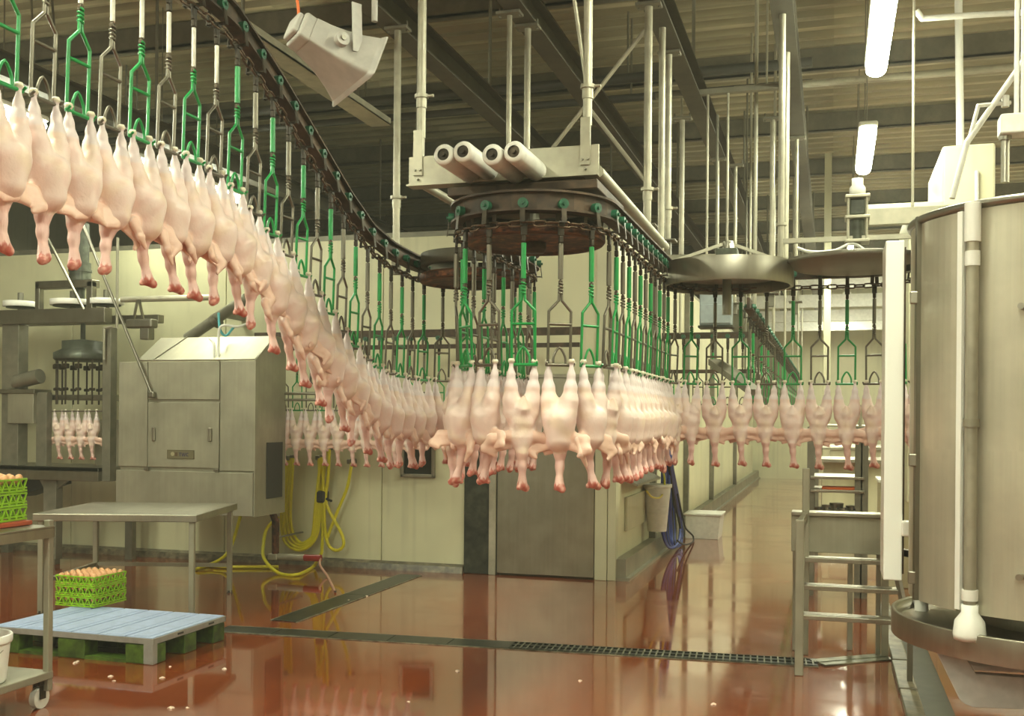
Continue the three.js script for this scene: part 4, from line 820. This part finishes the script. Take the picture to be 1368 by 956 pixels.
{
  const t = thing('utility_cart', 'steel utility cart with white castors carrying a bucket on its lower shelf', 'cart', [-4.18, 0, -3.95]);
  const x1 = 0.36, x0 = -0.42, z1 = -0.53, z0 = 0.55, H = 0.935;
  part(t, 'top', M.steel, [rbb(x0, x1, H - 0.012, H, z0, z1, 0.004), bb(x1 - 0.01, x1, H - 0.06, H - 0.012, z0, z1), bb(x0, x1, H - 0.06, H - 0.012, z1, z1 + 0.01), bb(x0, x0 + 0.01, H - 0.06, H - 0.012, z0, z1)]);
  part(t, 'shelf', M.steelSoft, [rbb(x0, x1, 0.15, 0.19, z0, z1, 0.006)]);
  for (const [x, z] of [[x1 - 0.02, z1 + 0.02], [x0 + 0.02, z1 + 0.02], [x1 - 0.02, z0 - 0.02], [x0 + 0.02, z0 - 0.02]]) {
    part(t, 'post', M.steelSoft, [rb(0.035, H - 0.06, 0.035, 0.005, x, 0.12 + (H - 0.06) / 2 - 0.03, z)]);
    const c = part(t, 'castor', M.hanger, [rb(0.05, 0.03, 0.05, 0.005, x - 0.03, 0.135, z + 0.02), bar(V(x - 0.055, 0.13, z + 0.02), V(x - 0.055, 0.05, z + 0.02), 0.006, 0.04), bar(V(x - 0.012, 0.13, z + 0.02), V(x - 0.012, 0.05, z + 0.02), 0.006, 0.04)]);
    part(c, 'wheel', M.white, [cy(V(x - 0.05, 0.055, z + 0.02), V(x - 0.017, 0.055, z + 0.02), 0.055, 22), cy(V(x - 0.053, 0.055, z + 0.02), V(x - 0.014, 0.055, z + 0.02), 0.018, 10)], 'white castor wheel');
  }
  const b = thing('bucket', 'white plastic bucket with red drips on the lower cart shelf', 'bucket', [-3.99, 0.19, -4.15]);
  part(b, 'body', M.whiteClean, [lathe([[0, 0], [0.125, 0], [0.13, 0.01], [0.148, 0.2], [0.144, 0.205], [0.125, 0.02], [0, 0.02]], 36)]);
  part(b, 'rim', M.whiteClean, [lathe([[0.142, 0.195], [0.155, 0.195], [0.158, 0.205], [0.158, 0.232], [0.152, 0.238], [0.145, 0.232], [0.142, 0.195]], 36)]);
  part(b, 'contents', M.blood, [lathe([[0, 0.16], [0.14, 0.16], [0.14, 0.165], [0, 0.165]], 30)]);
  for (const [a, l, w] of [[0.5, 0.09, 0.006], [0.62, 0.05, 0.004], [0.75, 0.12, 0.004], [0.2, 0.04, 0.005], [-0.1, 0.03, 0.006]]) part(b, 'drip', M.blood, [tb([0, 0.33, 0.66, 1].map((q) => V(Math.cos(-a + 1.2) * (0.1485 - q * l * 0.09), 0.195 - q * l, Math.sin(-a + 1.2) * (0.1485 - q * l * 0.09))), w, 10, 6)], 'dark red drip');
  part(b, 'stain', M.blood, [tb([...Array(14)].map((_, i) => { const a = 0.2 + i * 0.1; return V(Math.cos(a) * 0.1505, 0.188 + Math.sin(i * 1.3) * 0.004, Math.sin(a) * 0.1505); }), 0.006, 28, 6)], 'red smear under the rim');
  const hd = part(b, 'handle', M.galv, [tb([...Array(11)].map((_, i) => { const a = i / 10 * Math.PI; return V(Math.cos(a) * 0.155, 0.17 - Math.sin(a) * 0.09, Math.sin(a) * 0.155); }), 0.0025, 24, 5)]);
  // crates of eggs on the cart top
  const p = onY(13, 704, 0.94), q = V(p.x - 0.19, 0.937, p.z + 0.02);
  for (let k = 0; k < 3; k++) eggTray(q.clone().setY(0.965 + k * 0.072), 0.1, 'lime green lattice egg tray ' + ['at the bottom', 'in the middle', 'at the top'][k] + ' of the stack on the steel cart', null);
  const bs = single('cart_tray', 'shallow red tray under the egg stack on the steel cart', 'tray', std({ color: lin(0.35, 0.06, 0.02), roughness: 0.5 }), [rb(0.37, 0.024, 0.37, 0.006, q.x, 0.9495, q.z)]);
  eggs(q.clone().setY(0.965 + 0.156), 0.1, 'brown egg in the top tray of the stack on the steel cart', 'eggs in the tray on the cart');
}
// ---------------------------------------------------------------- pallet with egg trays
{
  const x1 = -3.9, z1 = -5.42, W = 1.19, Dp = 0.78, H = 0.165;
  const t = thing('plastic_pallet', 'plastic pallet with pale blue deck boards on a dark green base', 'pallet', [x1 - W / 2, 0, z1 - Dp / 2]);
  const nb = 6, bw = W / nb;
  for (let i = 0; i < nb; i++) part(t, 'deck_board', M.palletBlue, [rbb(-W / 2 + i * bw + 0.006, -W / 2 + (i + 1) * bw - 0.006, H - 0.02, H, -Dp / 2, Dp / 2, 0.004), rbb(-W / 2 + i * bw + 0.045, -W / 2 + (i + 1) * bw - 0.045, H - 0.004, H + 0.003, -Dp / 2 + 0.02, Dp / 2 - 0.02, 0.002)]);
  part(t, 'deck_rim', M.palletGrey, [bb(-W / 2 - 0.006, W / 2 + 0.006, H - 0.04, H - 0.006, Dp / 2 - 0.004, Dp / 2 + 0.006), bb(-W / 2 - 0.006, W / 2 + 0.006, H - 0.04, H - 0.006, -Dp / 2 - 0.006, -Dp / 2 + 0.004), bb(W / 2 - 0.004, W / 2 + 0.006, H - 0.04, H - 0.006, -Dp / 2, Dp / 2), bb(-W / 2 - 0.006, -W / 2 + 0.004, H - 0.04, H - 0.006, -Dp / 2, Dp / 2)], 'pale grey rim');
  for (const a of [-1, 0, 1]) for (const b of [-1, 0, 1]) part(t, 'block', a === 1 && b === 1 ? M.palletGreen : M.palletGreen, [rb(0.2, H - 0.045, 0.13, 0.008, a * (W / 2 - 0.1), (H - 0.045) / 2, b * (Dp / 2 - 0.065))]);
  part(t, 'corner_cap', M.palletGrey, [rb(0.07, H - 0.012, 0.05, 0.008, W / 2 - 0.033, (H - 0.012) / 2, Dp / 2 - 0.02)], 'grey corner cap');
  parts(t, 'runner', M.palletGreen, [-1, 0, 1].map((b) => bb(-W / 2 + 0.01, W / 2 - 0.01, 0, 0.022, b * (Dp / 2 - 0.065) - 0.06, b * (Dp / 2 - 0.065) + 0.06)));
  parts(t, 'under_deck', M.palletGreen, [bb(-W / 2 + 0.01, W / 2 - 0.01, H - 0.045, H - 0.02, -Dp / 2 + 0.01, Dp / 2 - 0.01)]);
  parts(t, 'grip_slot', M.rubber, [0.22, -0.12].map((z) => rb(0.006, 0.012, 0.06, 0.002, W / 2 + 0.006, H - 0.022, -z)));
  const c = onY(118, 806, 0.168), ry = -0.02;
  const Q = V(c.x, 0.168, c.z - 0.03);
  for (let k = 0; k < 3; k++) eggTray(Q.clone().setY(0.171 + k * 0.072), ry, 'lime green lattice egg tray ' + ['at the bottom', 'in the middle', 'at the top'][k] + ' of the stack on the pallet', null);
  for (let k = 0; k < 3; k++) eggs(Q.clone().setY(0.178 + k * 0.072), ry, 'brown egg in the ' + ['bottom', 'middle', 'top'][k] + ' tray of the stack on the pallet', 'eggs in the ' + ['bottom', 'middle', 'top'][k] + ' tray on the pallet');
}
// ---------------------------------------------------------------- drains, kerb and scraps on the floor
{
  const a = onY(296, 840, 0), b = onY(1092, 886, 0), d = b.clone().sub(a), L = d.length(), ry = Math.atan2(-d.z, d.x);
  const t = thing('drain_channel', 'long dark drain channel crossing the red floor, grated at one end', 'drain', a, ry);
  parts(t, 'edge', M.drainEdge, [bb(0, L, 0.0005, 0.006, -0.115, -0.1), bb(0, L, 0.0005, 0.006, 0.1, 0.108)]);
  part(t, 'pit_shade', M.black, [bb(0, L, 0.0004, 0.002, -0.1, 0.1)]);  // black plate painted in for the shade of a pit below the grate
  const s = L * 0.52; for (let k = 0; k < 5; k++) part(t, 'cover_plate', M.drain, [rbb(s * k / 5 + 0.004, s * (k + 1) / 5 - 0.004, 0.002, 0.007, -0.098, 0.098, 0.002)]);
  parts(t, 'grate_rail', M.drain, [-0.09, 0, 0.09].map((z) => bb(s, L, 0.002, 0.010, z - 0.006, z + 0.006)));
  for (let x = s + 0.03; x < L; x += 0.042) part(t, 'grate_bar', M.drainEdge, [bb(x - 0.005, x + 0.005, 0.002, 0.010, -0.096, 0.096)]);
  const e = onY(1185, 878, 0), t2 = single('drain_cover', 'pale steel cover strip continuing the grated drain towards the kerb', 'drain cover', M.drainEdge, [bar(b.clone().setY(0.006).add(V(0.0, 0, 0)), e.clone().setY(0.006), 0.16, 0.008), bar(b.clone().setY(0.011), e.clone().setY(0.011), 0.03, 0.008)]);
  const p = onY(380, 830, 0), q = onY(548, 768, 0);
  const u = thing('drain_channel', 'short dark drain slot running from the wall foot towards the long drain', 'drain');
  const cx = (p.x + q.x) / 2, z0 = p.z, z1 = Math.max(q.z, ENC_Z + 0.1);
  for (let k = 0; k < 2; k++) part(u, 'cover_plate', M.drain, [rbb(cx - 0.10, cx + 0.10, 0.0005, 0.008, z0 + (z1 - z0) * k / 2 - 0.004, z0 + (z1 - z0) * (k + 1) / 2 + 0.004, 0.002)]);
  parts(u, 'edge', M.drainEdge, [bb(cx - 0.115, cx - 0.10, 0.0005, 0.006, z0, z1), bb(cx + 0.10, cx + 0.115, 0.0005, 0.006, z0, z1)]);
  // kerb
  const kb = thing('kerb', 'worn concrete kerb strip with wet gutter beside the tank', 'kerb');
  let zz = -3.4; for (let k = 0; k < 8; k++) { const l = 0.62 + 0.1 * (k % 3); part(kb, 'block', M.concrete, [rbb(0.37 + 0.004 * (k % 2), 0.47, 0, 0.03 + 0.004 * (k % 3), zz - 0.006, zz - l + 0.006, 0.008)]); zz -= l; }
  part(kb, 'gutter', M.drain, [bb(0.47, 0.62, 0.0005, 0.006, -3.4, zz)], 'dark wet gutter');
  // scraps
  const G = new THREE.IcosahedronGeometry(0.012, 1); const gp = G.attributes.position; for (let i = 0; i < gp.count; i++) { const x = gp.getX(i), y = gp.getY(i), z = gp.getZ(i), k = 1 + 0.35 * Math.sin(x * 300 + y * 170) * Math.cos(z * 260); gp.setXYZ(i, x * k * 1.4, Math.max(y * k * 0.5, -0.003), z * k); } G.computeVertexNormals();
  const g = merged([G]), m = std({ color: lin(0.78, 0.62, 0.5), roughness: 0.5 });
  for (const [x, y, s] of [[100, 885, 1], [104, 883, 0.8], [148, 903, 1], [152, 909, 0.7], [217, 905, 1], [227, 890, 0.6], [300, 893, 1.1], [228, 945, 1.1], [775, 909, 0.9], [953, 940, 1], [466, 802, 1.2], [490, 796, 1], [250, 945, 0.7], [611, 896, 1], [546, 937, 0.7]]) {
    const o = part(scene, numbered('meat_scrap'), m, g); o.position.copy(onY(x, y, 0.003)); o.scale.setScalar(s); o.rotation.y = rr(0, 6); o.userData = { label: 'small pale scrap of meat lying on the red floor', category: 'scrap', group: 'meat scraps on the floor' };
  }
}
// ---------------------------------------------------------------- cables, bin and box by the corridor wall
{
  const X0 = ENC_X + 0.16, q = (px, py, dx = 0) => onX(px, py, X0 + dx);
  const t = thing('cable_bundle', 'hanging bundle of dark blue and black cables looped beside the corridor wall', 'cables');
  const mats = [M.blueCable, M.blueCable, M.rubber, M.blueCable, M.rubber, M.blueCable];
  for (let k = 0; k < 11; k++) {
    const o = k * 1.1, e = rr(-3, 3);
    part(t, 'cable', mats[k % 6], [tb([q(884 + o * 0.7, 560), q(885 + o, 610, 0.01 * (k % 3)), q(884 + o * 1.4, 660, 0.02 * (k % 4)), q(884 + o * 1.7, 705 + e, 0.03), q(890 + o * 1.2, 728 + e * 0.6, 0.05), q(900 + o, 731 - k * 0.6, 0.06), q(910 + e * 0.6, 715 - k, 0.06), q(909 - o * 0.5, 680, 0.05), q(898 - o * 0.4, 620, 0.05), q(890, 560, 0.04)], 0.014, 60, 6)]);
  }
  part(t, 'cable', M.rubber, [tb([q(905, 660, 0.08), q(912, 690, 0.09), q(916, 705, 0.1), q(926, 716, 0.12), q(925, 724, 0.14), q(914, 727, 0.14), q(905, 722, 0.14)], 0.011, 40, 6)]);
  part(t, 'cable', M.yellow, [tb([q(876, 590, 0.06), q(880, 610, 0.06), q(888, 640, 0.06), q(884, 662, 0.06), q(872, 664, 0.06), q(863, 655, 0.06)], 0.010, 40, 6)], 'thin yellow cable');
  const hk = q(888, 556);
  part(t, 'hook', M.steelDark, [bb(ENC_X + 0.001, hk.x + 0.12, hk.y - 0.02, hk.y + 0.02, hk.z - 0.03, hk.z + 0.03)]);
  const a = q(877, 648), b = q(879, 709), w = thing('waste_bin', 'tall tapered white bin hung on the corridor wall behind the cables', 'bin', [ENC_X + 0.15, b.y, b.z]);
  const H = a.y - b.y;
  part(w, 'body', M.white, [lathe([[0, 0], [0.10, 0], [0.145, H], [0.135, H], [0.095, 0.02], [0, 0.02]], 28)]);
  part(w, 'rim', M.white, [lathe([[0.14, H - 0.03], [0.155, H - 0.03], [0.155, H + 0.005], [0.135, H + 0.005], [0.14, H - 0.03]], 28)]);
  part(w, 'wall_hook', M.steelDark, [bb(-0.149, -0.10, H * 0.6, H * 0.7, -0.03, 0.03)]);
  // white box on the floor
  const c = onX(922, 718, ENC_X + 0.32), p0 = onY(918, 722, 0), bxg = thing('storage_box', 'white plastic box standing on the floor past the blue cables', 'box', [ENC_X + 0.36, 0, p0.z - 0.5]);
  part(bxg, 'body', M.white, [extr([[-0.2, 0], [0.2, 0], [0.23, 0.30], [-0.2, 0.30]], 0.5, 0.006).translate(0, 0.006, -0.25)]);
  part(bxg, 'rim', M.white, [rb(0.48, 0.03, 0.55, 0.01, 0.01, 0.31, 0)]);
  // sloping hatch ledge
  const s0 = q(822, 648, -0.1), s1 = q(890, 636, -0.1), l = thing('hatch_ledge', 'sloping steel ledge of a hatch in the corridor wall near the corner post', 'ledge');
  const z0 = ENC_Z - 0.25, z1 = -11.3;
  part(l, 'ledge', M.steel, [extr([[0, 0.93], [0.16, 0.87], [0.16, 0.89], [0, 0.97]], z0 - z1).translate(ENC_X + 0.004, 0, z1)]);
  part(l, 'hatch', M.steelSoft, [bb(ENC_X + 0.001, ENC_X + 0.02, 0.97, 1.35, z0 - 0.05, z1 + 0.05)], 'steel hatch cover');
  part(l, 'cover', M.panelTrim, [rbb(ENC_X + 0.001, ENC_X + 0.03, 0.42, 0.75, -10.1, -11.2, 0.006)], 'pale access cover');
}
// ---------------------------------------------------------------- step platform under the line
{
  const t = thing('step_platform', 'steel step platform with open treads standing beside the tank', 'steps');
  const xl = -0.17, S = [[-6.42, 0.36], [-6.66, 0.50], [-6.90, 0.64]];
  const xr = [0.43, 0.41, 0.36];
  S.forEach(([z, y], i) => part(t, 'tread', M.steel, [rbb(xl + 0.02, xr[i], y - 0.028, y, z, z - 0.035, 0.004), bb(xl + 0.02, xr[i], y - 0.012, y - 0.006, z - 0.03, z - 0.16)]));
  part(t, 'stringer', M.steelDark, [bar(V(0.44, 0.30, -6.36), V(0.35, 0.80, -7.05), 0.02, 0.08), bar(V(0.44, 0.30, -6.36), V(0.44, 0.0, -6.36), 0.03, 0.03)]);
  parts(t, 'leg', M.steelSoft, [rb(0.05, 0.92, 0.05, 0.006, xl, 0.46, -6.44), rb(0.045, 1.2, 0.045, 0.006, xl + 0.02, 0.60, -7.02), rb(0.045, 0.9, 0.045, 0.006, 0.34, 0.45, -7.1), rb(0.035, 0.6, 0.035, 0.006, 0.13, 0.3, -7.25)]);
  part(t, 'side_rail', M.steelSoft, [bar(V(xl, 0.9, -6.44), V(xl + 0.02, 0.9, -7.02), 0.03, 0.04)]);
  part(t, 'deck', M.steel, [rbb(-0.24, 0.36, 0.895, 0.92, -7.0, -7.16, 0.005)]);
  part(t, 'apron', M.steelSoft, [rbb(-0.24, 0.36, 0.66, 0.895, -7.03, -7.06, 0.005)], 'wide grey apron panel');
  parts(t, 'leg', M.steelSoft, [rb(0.045, 0.9, 0.045, 0.006, xl - 0.04, 0.45, -7.13), rb(0.03, 0.9, 0.03, 0.006, 0.30, 0.45, -7.13)]);
}
{ // rack behind the platform
  const z = -9.4, X = (p) => onZ(p, 640, z).x, Yp = (p) => onZ(1115, p, z).y;
  const t = thing('shelf_rack', 'grey steel shelf rack standing behind the step platform', 'rack');
  parts(t, 'upright', M.galvDark, [1083, 1147, 1155].map((p) => bb(X(p) - 0.03, X(p) + 0.03, 0, Yp(570), z, z - 0.05)).concat([1083, 1155].map((p) => bb(X(p) - 0.03, X(p) + 0.03, 0, Yp(570), z - 0.5, z - 0.55))));
  parts(t, 'shelf', M.steel, [638, 656, 690].map((y) => rbb(X(1083), X(1155), Yp(y) - 0.012, Yp(y) + 0.012, z + 0.02, z - 0.55, 0.004)));
  single('orange_tool', 'flat orange tool lying on the shelf rack', 'tool', M.orange, [rbb(X(1098), X(1146), Yp(655), Yp(650.5), z - 0.05, z - 0.2, 0.01)]);
  for (let i = 0; i < 5; i++) { const p = V(X(1096 + i * 11), Yp(688.5), z - 0.12); const k = thing('steel_pan', 'small steel pan standing on the lowest shelf of the rack', 'pan', p, 0, 'steel pans on the rack'); part(k, 'bowl', i % 2 ? M.steel : M.steelDark, [lathe([[0, 0], [0.045, 0], [0.06, 0.06 + 0.02 * (i % 3)], [0.055, 0.06 + 0.02 * (i % 3)], [0.04, 0.008], [0, 0.008]], 16)]); part(k, 'handle', M.rubber, [bx(0.02, 0.012, 0.08, 0.01, 0.06, 0.09)]); }
  // steel worktop and machines further on
  const wz = -12, W = (p) => onZ(p, 610, wz).x, wy = (p) => onZ(1120, p, wz).y;
  const b = thing('process_bench', 'bright steel bench with rails beyond the shelf rack', 'bench');
  parts(b, 'top', M.steel, [rbb(W(1085), 3.4, wy(618), wy(613), wz, wz - 0.9, 0.006)]);
  parts(b, 'rail', M.steel, [cy(onZ(1085, 598, wz - 0.4), onZ(1190, 598, wz - 0.4), 0.02), cy(onZ(1105, 568, wz - 0.4), onZ(1190, 570, wz - 0.4), 0.015), vc(W(1090), wz - 0.4, wy(615), wy(560), 0.02), vc(W(1150), wz - 0.4, wy(615), wy(540), 0.02)]);
  parts(b, 'leg', M.galvDark, [W(1090), W(1150), 3.2].map((x) => bb(x - 0.03, x + 0.03, 0, wy(617), wz - 0.1, wz - 0.16)));
  part(b, 'apron', M.panel, [bb(W(1100), 3.3, 0.25, wy(619), wz - 0.2, wz - 0.24)]);
  const c = thing('hopper_box', 'cream hopper cabinet beside the shelf rack', 'cabinet', [W(1172) + 0.2, 0, -10.4]);
  part(c, 'body', M.panel, [rb(0.7, 0.95, 0.6, 0.01, 0.1, 0.475, 0)]);
  part(c, 'lid', M.whiteClean, [rb(0.74, 0.03, 0.64, 0.008, 0.1, 0.965, 0)]);
  part(c, 'chute', M.panelTrim, [rb(0.1, 0.5, 0.3, 0.01, -0.05, 1.23, 0)]);
  const sk = thing('far_conveyor', 'grey panelled conveyor trough standing far down the corridor', 'conveyor', [0.7, 0, -19]);
  part(sk, 'trough', M.panelTrim, [bb(-0.9, 4, 0.55, 1.05, -1, 1)]); part(sk, 'rim', M.steel, [bb(-0.95, 4, 1.05, 1.1, -1.05, 1.05)]);
  parts(sk, 'leg', M.galvDark, [[-0.8, 0.9], [-0.8, -0.9], [3.8, 0.9], [3.8, -0.9]].map(([x, z]) => bb(x - 0.04, x + 0.04, 0, 0.55, z - 0.04, z + 0.04)));
}
// ---------------------------------------------------------------- round steel tank
{
  const t = thing('steel_tank', 'large round brushed steel tank with panels standing in a basin on a slanted stand', 'tank', [0.88, 0, -4.66]);
  const R = 0.565, Y0 = 0.79, Y1 = 2.325, toCam = Math.atan2(4.66, -0.88);   // angle in x,z plane (z up = towards camera)
  const arcPanel = (a0, a1, r, y0, y1, th = 0.012) => { const n = 18, pts = []; for (let i = 0; i <= n; i++) { const a = a0 + (a1 - a0) * i / n; pts.push([Math.cos(a) * r, -Math.sin(a) * r]); } for (let i = n; i >= 0; i--) { const a = a0 + (a1 - a0) * i / n; pts.push([Math.cos(a) * (r - th), -Math.sin(a) * (r - th)]); } const s = new THREE.ExtrudeGeometry(new THREE.Shape(pts.map((p) => new THREE.Vector2(...p))), { depth: y1 - y0, bevelEnabled: false, curveSegments: 1 }); return s.rotateX(-Math.PI / 2).translate(0, y0, 0); };
  // angles measured in the xz plane: 0 = +x, pi/2 = +z
  const ang = (px) => { const d = ray(px, 560); d.y = 0; d.normalize(); const ox = -0.88, oz = 4.66, b = ox * d.x + oz * d.z, c = ox * ox + oz * oz - R * R, s = -b - Math.sqrt(Math.max(0, b * b - c)); return Math.atan2(oz + d.z * s, ox + d.x * s); };
  const aS = ang(1284), aE = ang(1364) - 0.35;
  part(t, 'shell', M.steelDark, [lathe([[0, Y0 + 0.01], [R - 0.02, Y0 + 0.01], [R - 0.02, Y1 - 0.02], [0, Y1 - 0.02]], 64)]);
  part(t, 'door_panel', M.tank, [arcPanel(aS + 0.03, aS + 1.15, R, Y0 + 0.0, Y1 - 0.03)]);
  part(t, 'door_panel', M.tank, [arcPanel(aS - 1.25, aS - 0.03, R, Y0 + 0.0, Y1 - 0.03)]);
  part(t, 'door_panel', M.tank, [arcPanel(aS + 1.2, aS + 3.0, R, Y0, Y1 - 0.03)]);
  part(t, 'top_rim', M.steelDark, [new THREE.TorusGeometry(R, 0.017, 8, 72).rotateX(Math.PI / 2).translate(0, Y1 - 0.012, 0)]);
  part(t, 'seam_strip', M.whiteClean, [bx(0.022, Y1 - Y0 - 0.04, 0.022, 0, 0, 0).rotateY(-aS).translate(Math.cos(aS) * (R + 0.004), (Y0 + Y1) / 2 - 0.01, Math.sin(aS) * (R + 0.004))], 'thin white seam strip');
  const aP = ang(1305), px = Math.cos(aP) * (R + 0.035), pz = Math.sin(aP) * (R + 0.035);
  const pipe = part(t, 'guide_pipe', M.galv, [vc(px, pz, 0.80, Y1 - 0.05, 0.023, 18)], 'pale vertical pipe');
  part(pipe, 'collar', M.whiteClean, [vc(px, pz, 2.17, Y1 - 0.012, 0.029, 18), vc(px, pz, 2.08, 2.135, 0.027, 18)], 'white plastic collar');
  part(pipe, 'clip', M.steelSoft, [vc(px, pz, 1.485, 1.515, 0.029, 18)]);
  part(pipe, 'foot', M.whiteClean, [vc(px, pz, 0.845, 0.885, 0.029, 18), lathe([[0, 0.70], [0.055, 0.70], [0.058, 0.72], [0.052, 0.77], [0.03, 0.80], [0.03, 0.83], [0, 0.83]], 22).translate(px, 0, pz)], 'white plastic foot');
  parts(t, 'knob', M.steel, [[0.30, 1.92], [0.30, 0.95]].map(([da, y]) => { const a = ang(1366), x = Math.cos(a) * R, z = Math.sin(a) * R; return cy(V(x, y, z), V(x * 1.06, y, z * 1.06), 0.012, 12); }));
  // dark edge strip and hinge side
  const aH = ang(1224) - 0.06; part(t, 'hinge_strip', M.steelDark, [bx(0.02, Y1 - Y0, 0.02).rotateY(-aH).translate(Math.cos(aH) * (R + 0.008), (Y0 + Y1) / 2, Math.sin(aH) * (R + 0.008))]);
  parts(t, 'hinge', M.steel, [2.0, 1.35, 0.88].map((y) => rb(0.03, 0.05, 0.03, 0.005, Math.cos(aH) * (R + 0.025), y, Math.sin(aH) * (R + 0.025))));
  // basin
  part(t, 'basin', M.steel, [lathe([[0, 0.66], [0.55, 0.66], [0.615, 0.625], [0.632, 0.63], [0.632, 0.725], [0.622, 0.73], [0.612, 0.722], [0.606, 0.68], [0.54, 0.70], [0, 0.70]], 80)], 'shallow steel basin with upright lip');
  for (const a of [aS - 0.75, aS + 1.0, aS + 2.4, aS + 3.8]) part(t, 'support_leg', M.whiteClean, [vc(Math.cos(a) * 0.52, Math.sin(a) * 0.52, 0.69, Y0 + 0.02, 0.028, 14)], 'short white support');
  part(t, 'centre_column', M.steelDark, [vc(0, 0, 0.69, Y0 + 0.02, 0.30, 32)]);
  // slanted stand
  const sz = -4.34, sp = (px, py) => { const p = onZ(px, py, sz); return [p.x - 0.88, p.y]; };
  const outline = [sp(1236, 838), sp(1283, 933), sp(1290, 939), sp(1300, 943), sp(1372, 946), [1.0, sp(1372, 946)[1]], [1.0, sp(1367, 904)[1]], sp(1303, 901), sp(1287, 874), sp(1284, 846)];
  part(t, 'stand', M.standPaint, [extr(outline, 0.04, 0.004).translate(0, 0, sz + 4.66 - 0.04)], 'grey slanted stand plate');
  part(t, 'stand', M.standPaint, [extr(outline, 0.04, 0.004).translate(0, 0, -0.35)]);
  part(t, 'stand_shelf', M.standPaint, [bb(sp(1290, 880)[0], 1.0, sp(1300, 893)[1], sp(1300, 880)[1], 0.26, -0.3)], 'flat grey shelf of the stand');
  parts(t, 'leg', M.galvDark, [[0.0, 0.26], [0.5, 0.26], [0.0, -0.32], [0.5, -0.32]].map(([x, z]) => rb(0.07, 0.40, 0.05, 0.006, x, 0.20, z)));
  // open white door seen edge-on
  const dE = onD(1194, 560, 4.72), b0 = onD(1194, 775, 4.72).y, b1 = onD(1194, 321, 4.72).y;
  const d = part(t, 'open_door', M.whiteClean, [rbb(dE.x - 0.04 - 0.88, dE.x + 0.04 - 0.88, b0, b1, dE.z + 4.66, dE.z + 4.66 - 0.30, 0.006)], 'white edge of the opened door');
  part(d, 'inner_face', M.rail, [bb(dE.x + 0.04 - 0.88, dE.x + 0.048 - 0.88, b0 + 0.03, b1 - 0.03, dE.z + 4.66 - 0.01, dE.z + 4.66 - 0.3)]);
  part(d, 'latch', M.whiteClean, [rb(0.05, 0.07, 0.05, 0.01, dE.x + 0.06 - 0.88, onD(1194, 705, 4.72).y, dE.z + 4.66)]);
  part(d, 'door_arm', M.steelDark, [bar(V(dE.x - 0.88, b0 + 0.12, dE.z + 4.5), V(-0.45, b0 + 0.12, -0.25), 0.03, 0.03), bar(V(dE.x - 0.88, b1 - 0.12, dE.z + 4.5), V(-0.45, b1 - 0.12, -0.25), 0.03, 0.03)]);
}
// ---------------------------------------------------------------- pale steam house, pipes and valves beyond the tank
{
  const D = 7.6, q = (px, py, d = D) => onD(px, py, d);
  const t = thing('steam_housing', 'cream painted steam housing with stepped top beyond the tank', 'housing');
  const z = q(1300, 230).z, X = (p) => onZ(p, 230, z).x, Yp = (p) => onZ(1300, p, z).y;
  part(t, 'upper_box', M.panel, [rbb(X(1259), X(1330), Yp(275), Yp(192), z, z - 1.2, 0.02)]);
  part(t, 'lower_box', M.panel, [rbb(X(1215), X(1500), 0.9, Yp(268), z - 0.01, z - 1.2, 0.02)]);
  part(t, 'duct', M.panel, [rbb(X(1158), X(1262), Yp(287), Yp(266), z, z - 0.3, 0.01)]);
  parts(t, 'leg', M.panelTrim, [1240, 1480].map((p) => bb(X(p), X(p) + 0.1, 0, 0.92, z - 0.1, z - 0.2)));
  part(t, 'flue', M.whiteClean, [cy(onZ(1283, 196, z - 0.3), onZ(1280, -30, z - 0.3), 0.028)], 'white vertical flue pipe');
  part(t, 'standpipe', M.white, [cy(onZ(1305, 268, z + 0.02), onZ(1305, 228, z + 0.02), 0.014)]);
  const u = thing('valve_block', 'pale valve block on two pipes hanging over the tank', 'valve', q(1352, 168, 5.2));
  part(u, 'block', M.white, [rb(0.16, 0.10, 0.12, 0.012, 0.02, 0, 0)]);
  parts(u, 'pipe', M.white, [vc(0.02, 0, 0.05, HALL.h - u.position.y, 0.012, 10), vc(0.05, 0, 0.05, HALL.h - u.position.y, 0.012, 10)]);
  part(u, 'valve', M.steel, [vc(-0.03, 0, -0.28, -0.05, 0.02, 12), vc(-0.03, 0, -0.07, -0.05, 0.03, 12)]);
  const v = thing('steam_pipe', 'slanting pale steam pipe with branch rising beyond the tank', 'pipe');
  part(v, 'pipe', M.white, [pl([q(1272, 265, 6.2), q(1292, 190, 6.2), q(1372, 75, 6.2), q(1420, 10, 6.2)], 0.018, 10)]);
  part(v, 'branch', M.white, [pl([q(1296, 182, 6.2), q(1307, 141, 6.2), q(1350, 137, 6.2)], 0.012, 8)]);
  part(v, 'valve', M.white, [vc(q(1343, 137, 6.2).x, q(1343, 137, 6.2).z, q(1343, 143, 6.2).y, q(1343, 128, 6.2).y, 0.022)]);
  const w = thing('hanging_wire', 'thin pale wire hanging from the roof beside the first corridor lamp', 'wire');
  const p0 = q(1219, 285, 6.8); part(w, 'wire', M.galv, [vc(p0.x, p0.z, p0.y - 0.2, HALL.h, 0.009, 8)]);
  const pp = thing('bent_pipe', 'pale bent pipe running under the roof beyond the first corridor lamp', 'pipe');
  part(pp, 'pipe', M.white, [pl([q(1224, 14, 7), q(1232, 25, 7), q(1300, 20, 7), q(1420, 14, 7)], 0.02, 8), vc(q(1400, 14, 7).x, q(1400, 14, 7).z, q(1400, 14, 7).y, HALL.h, 0.012, 8)]);
}
renderer.render(scene, camera);
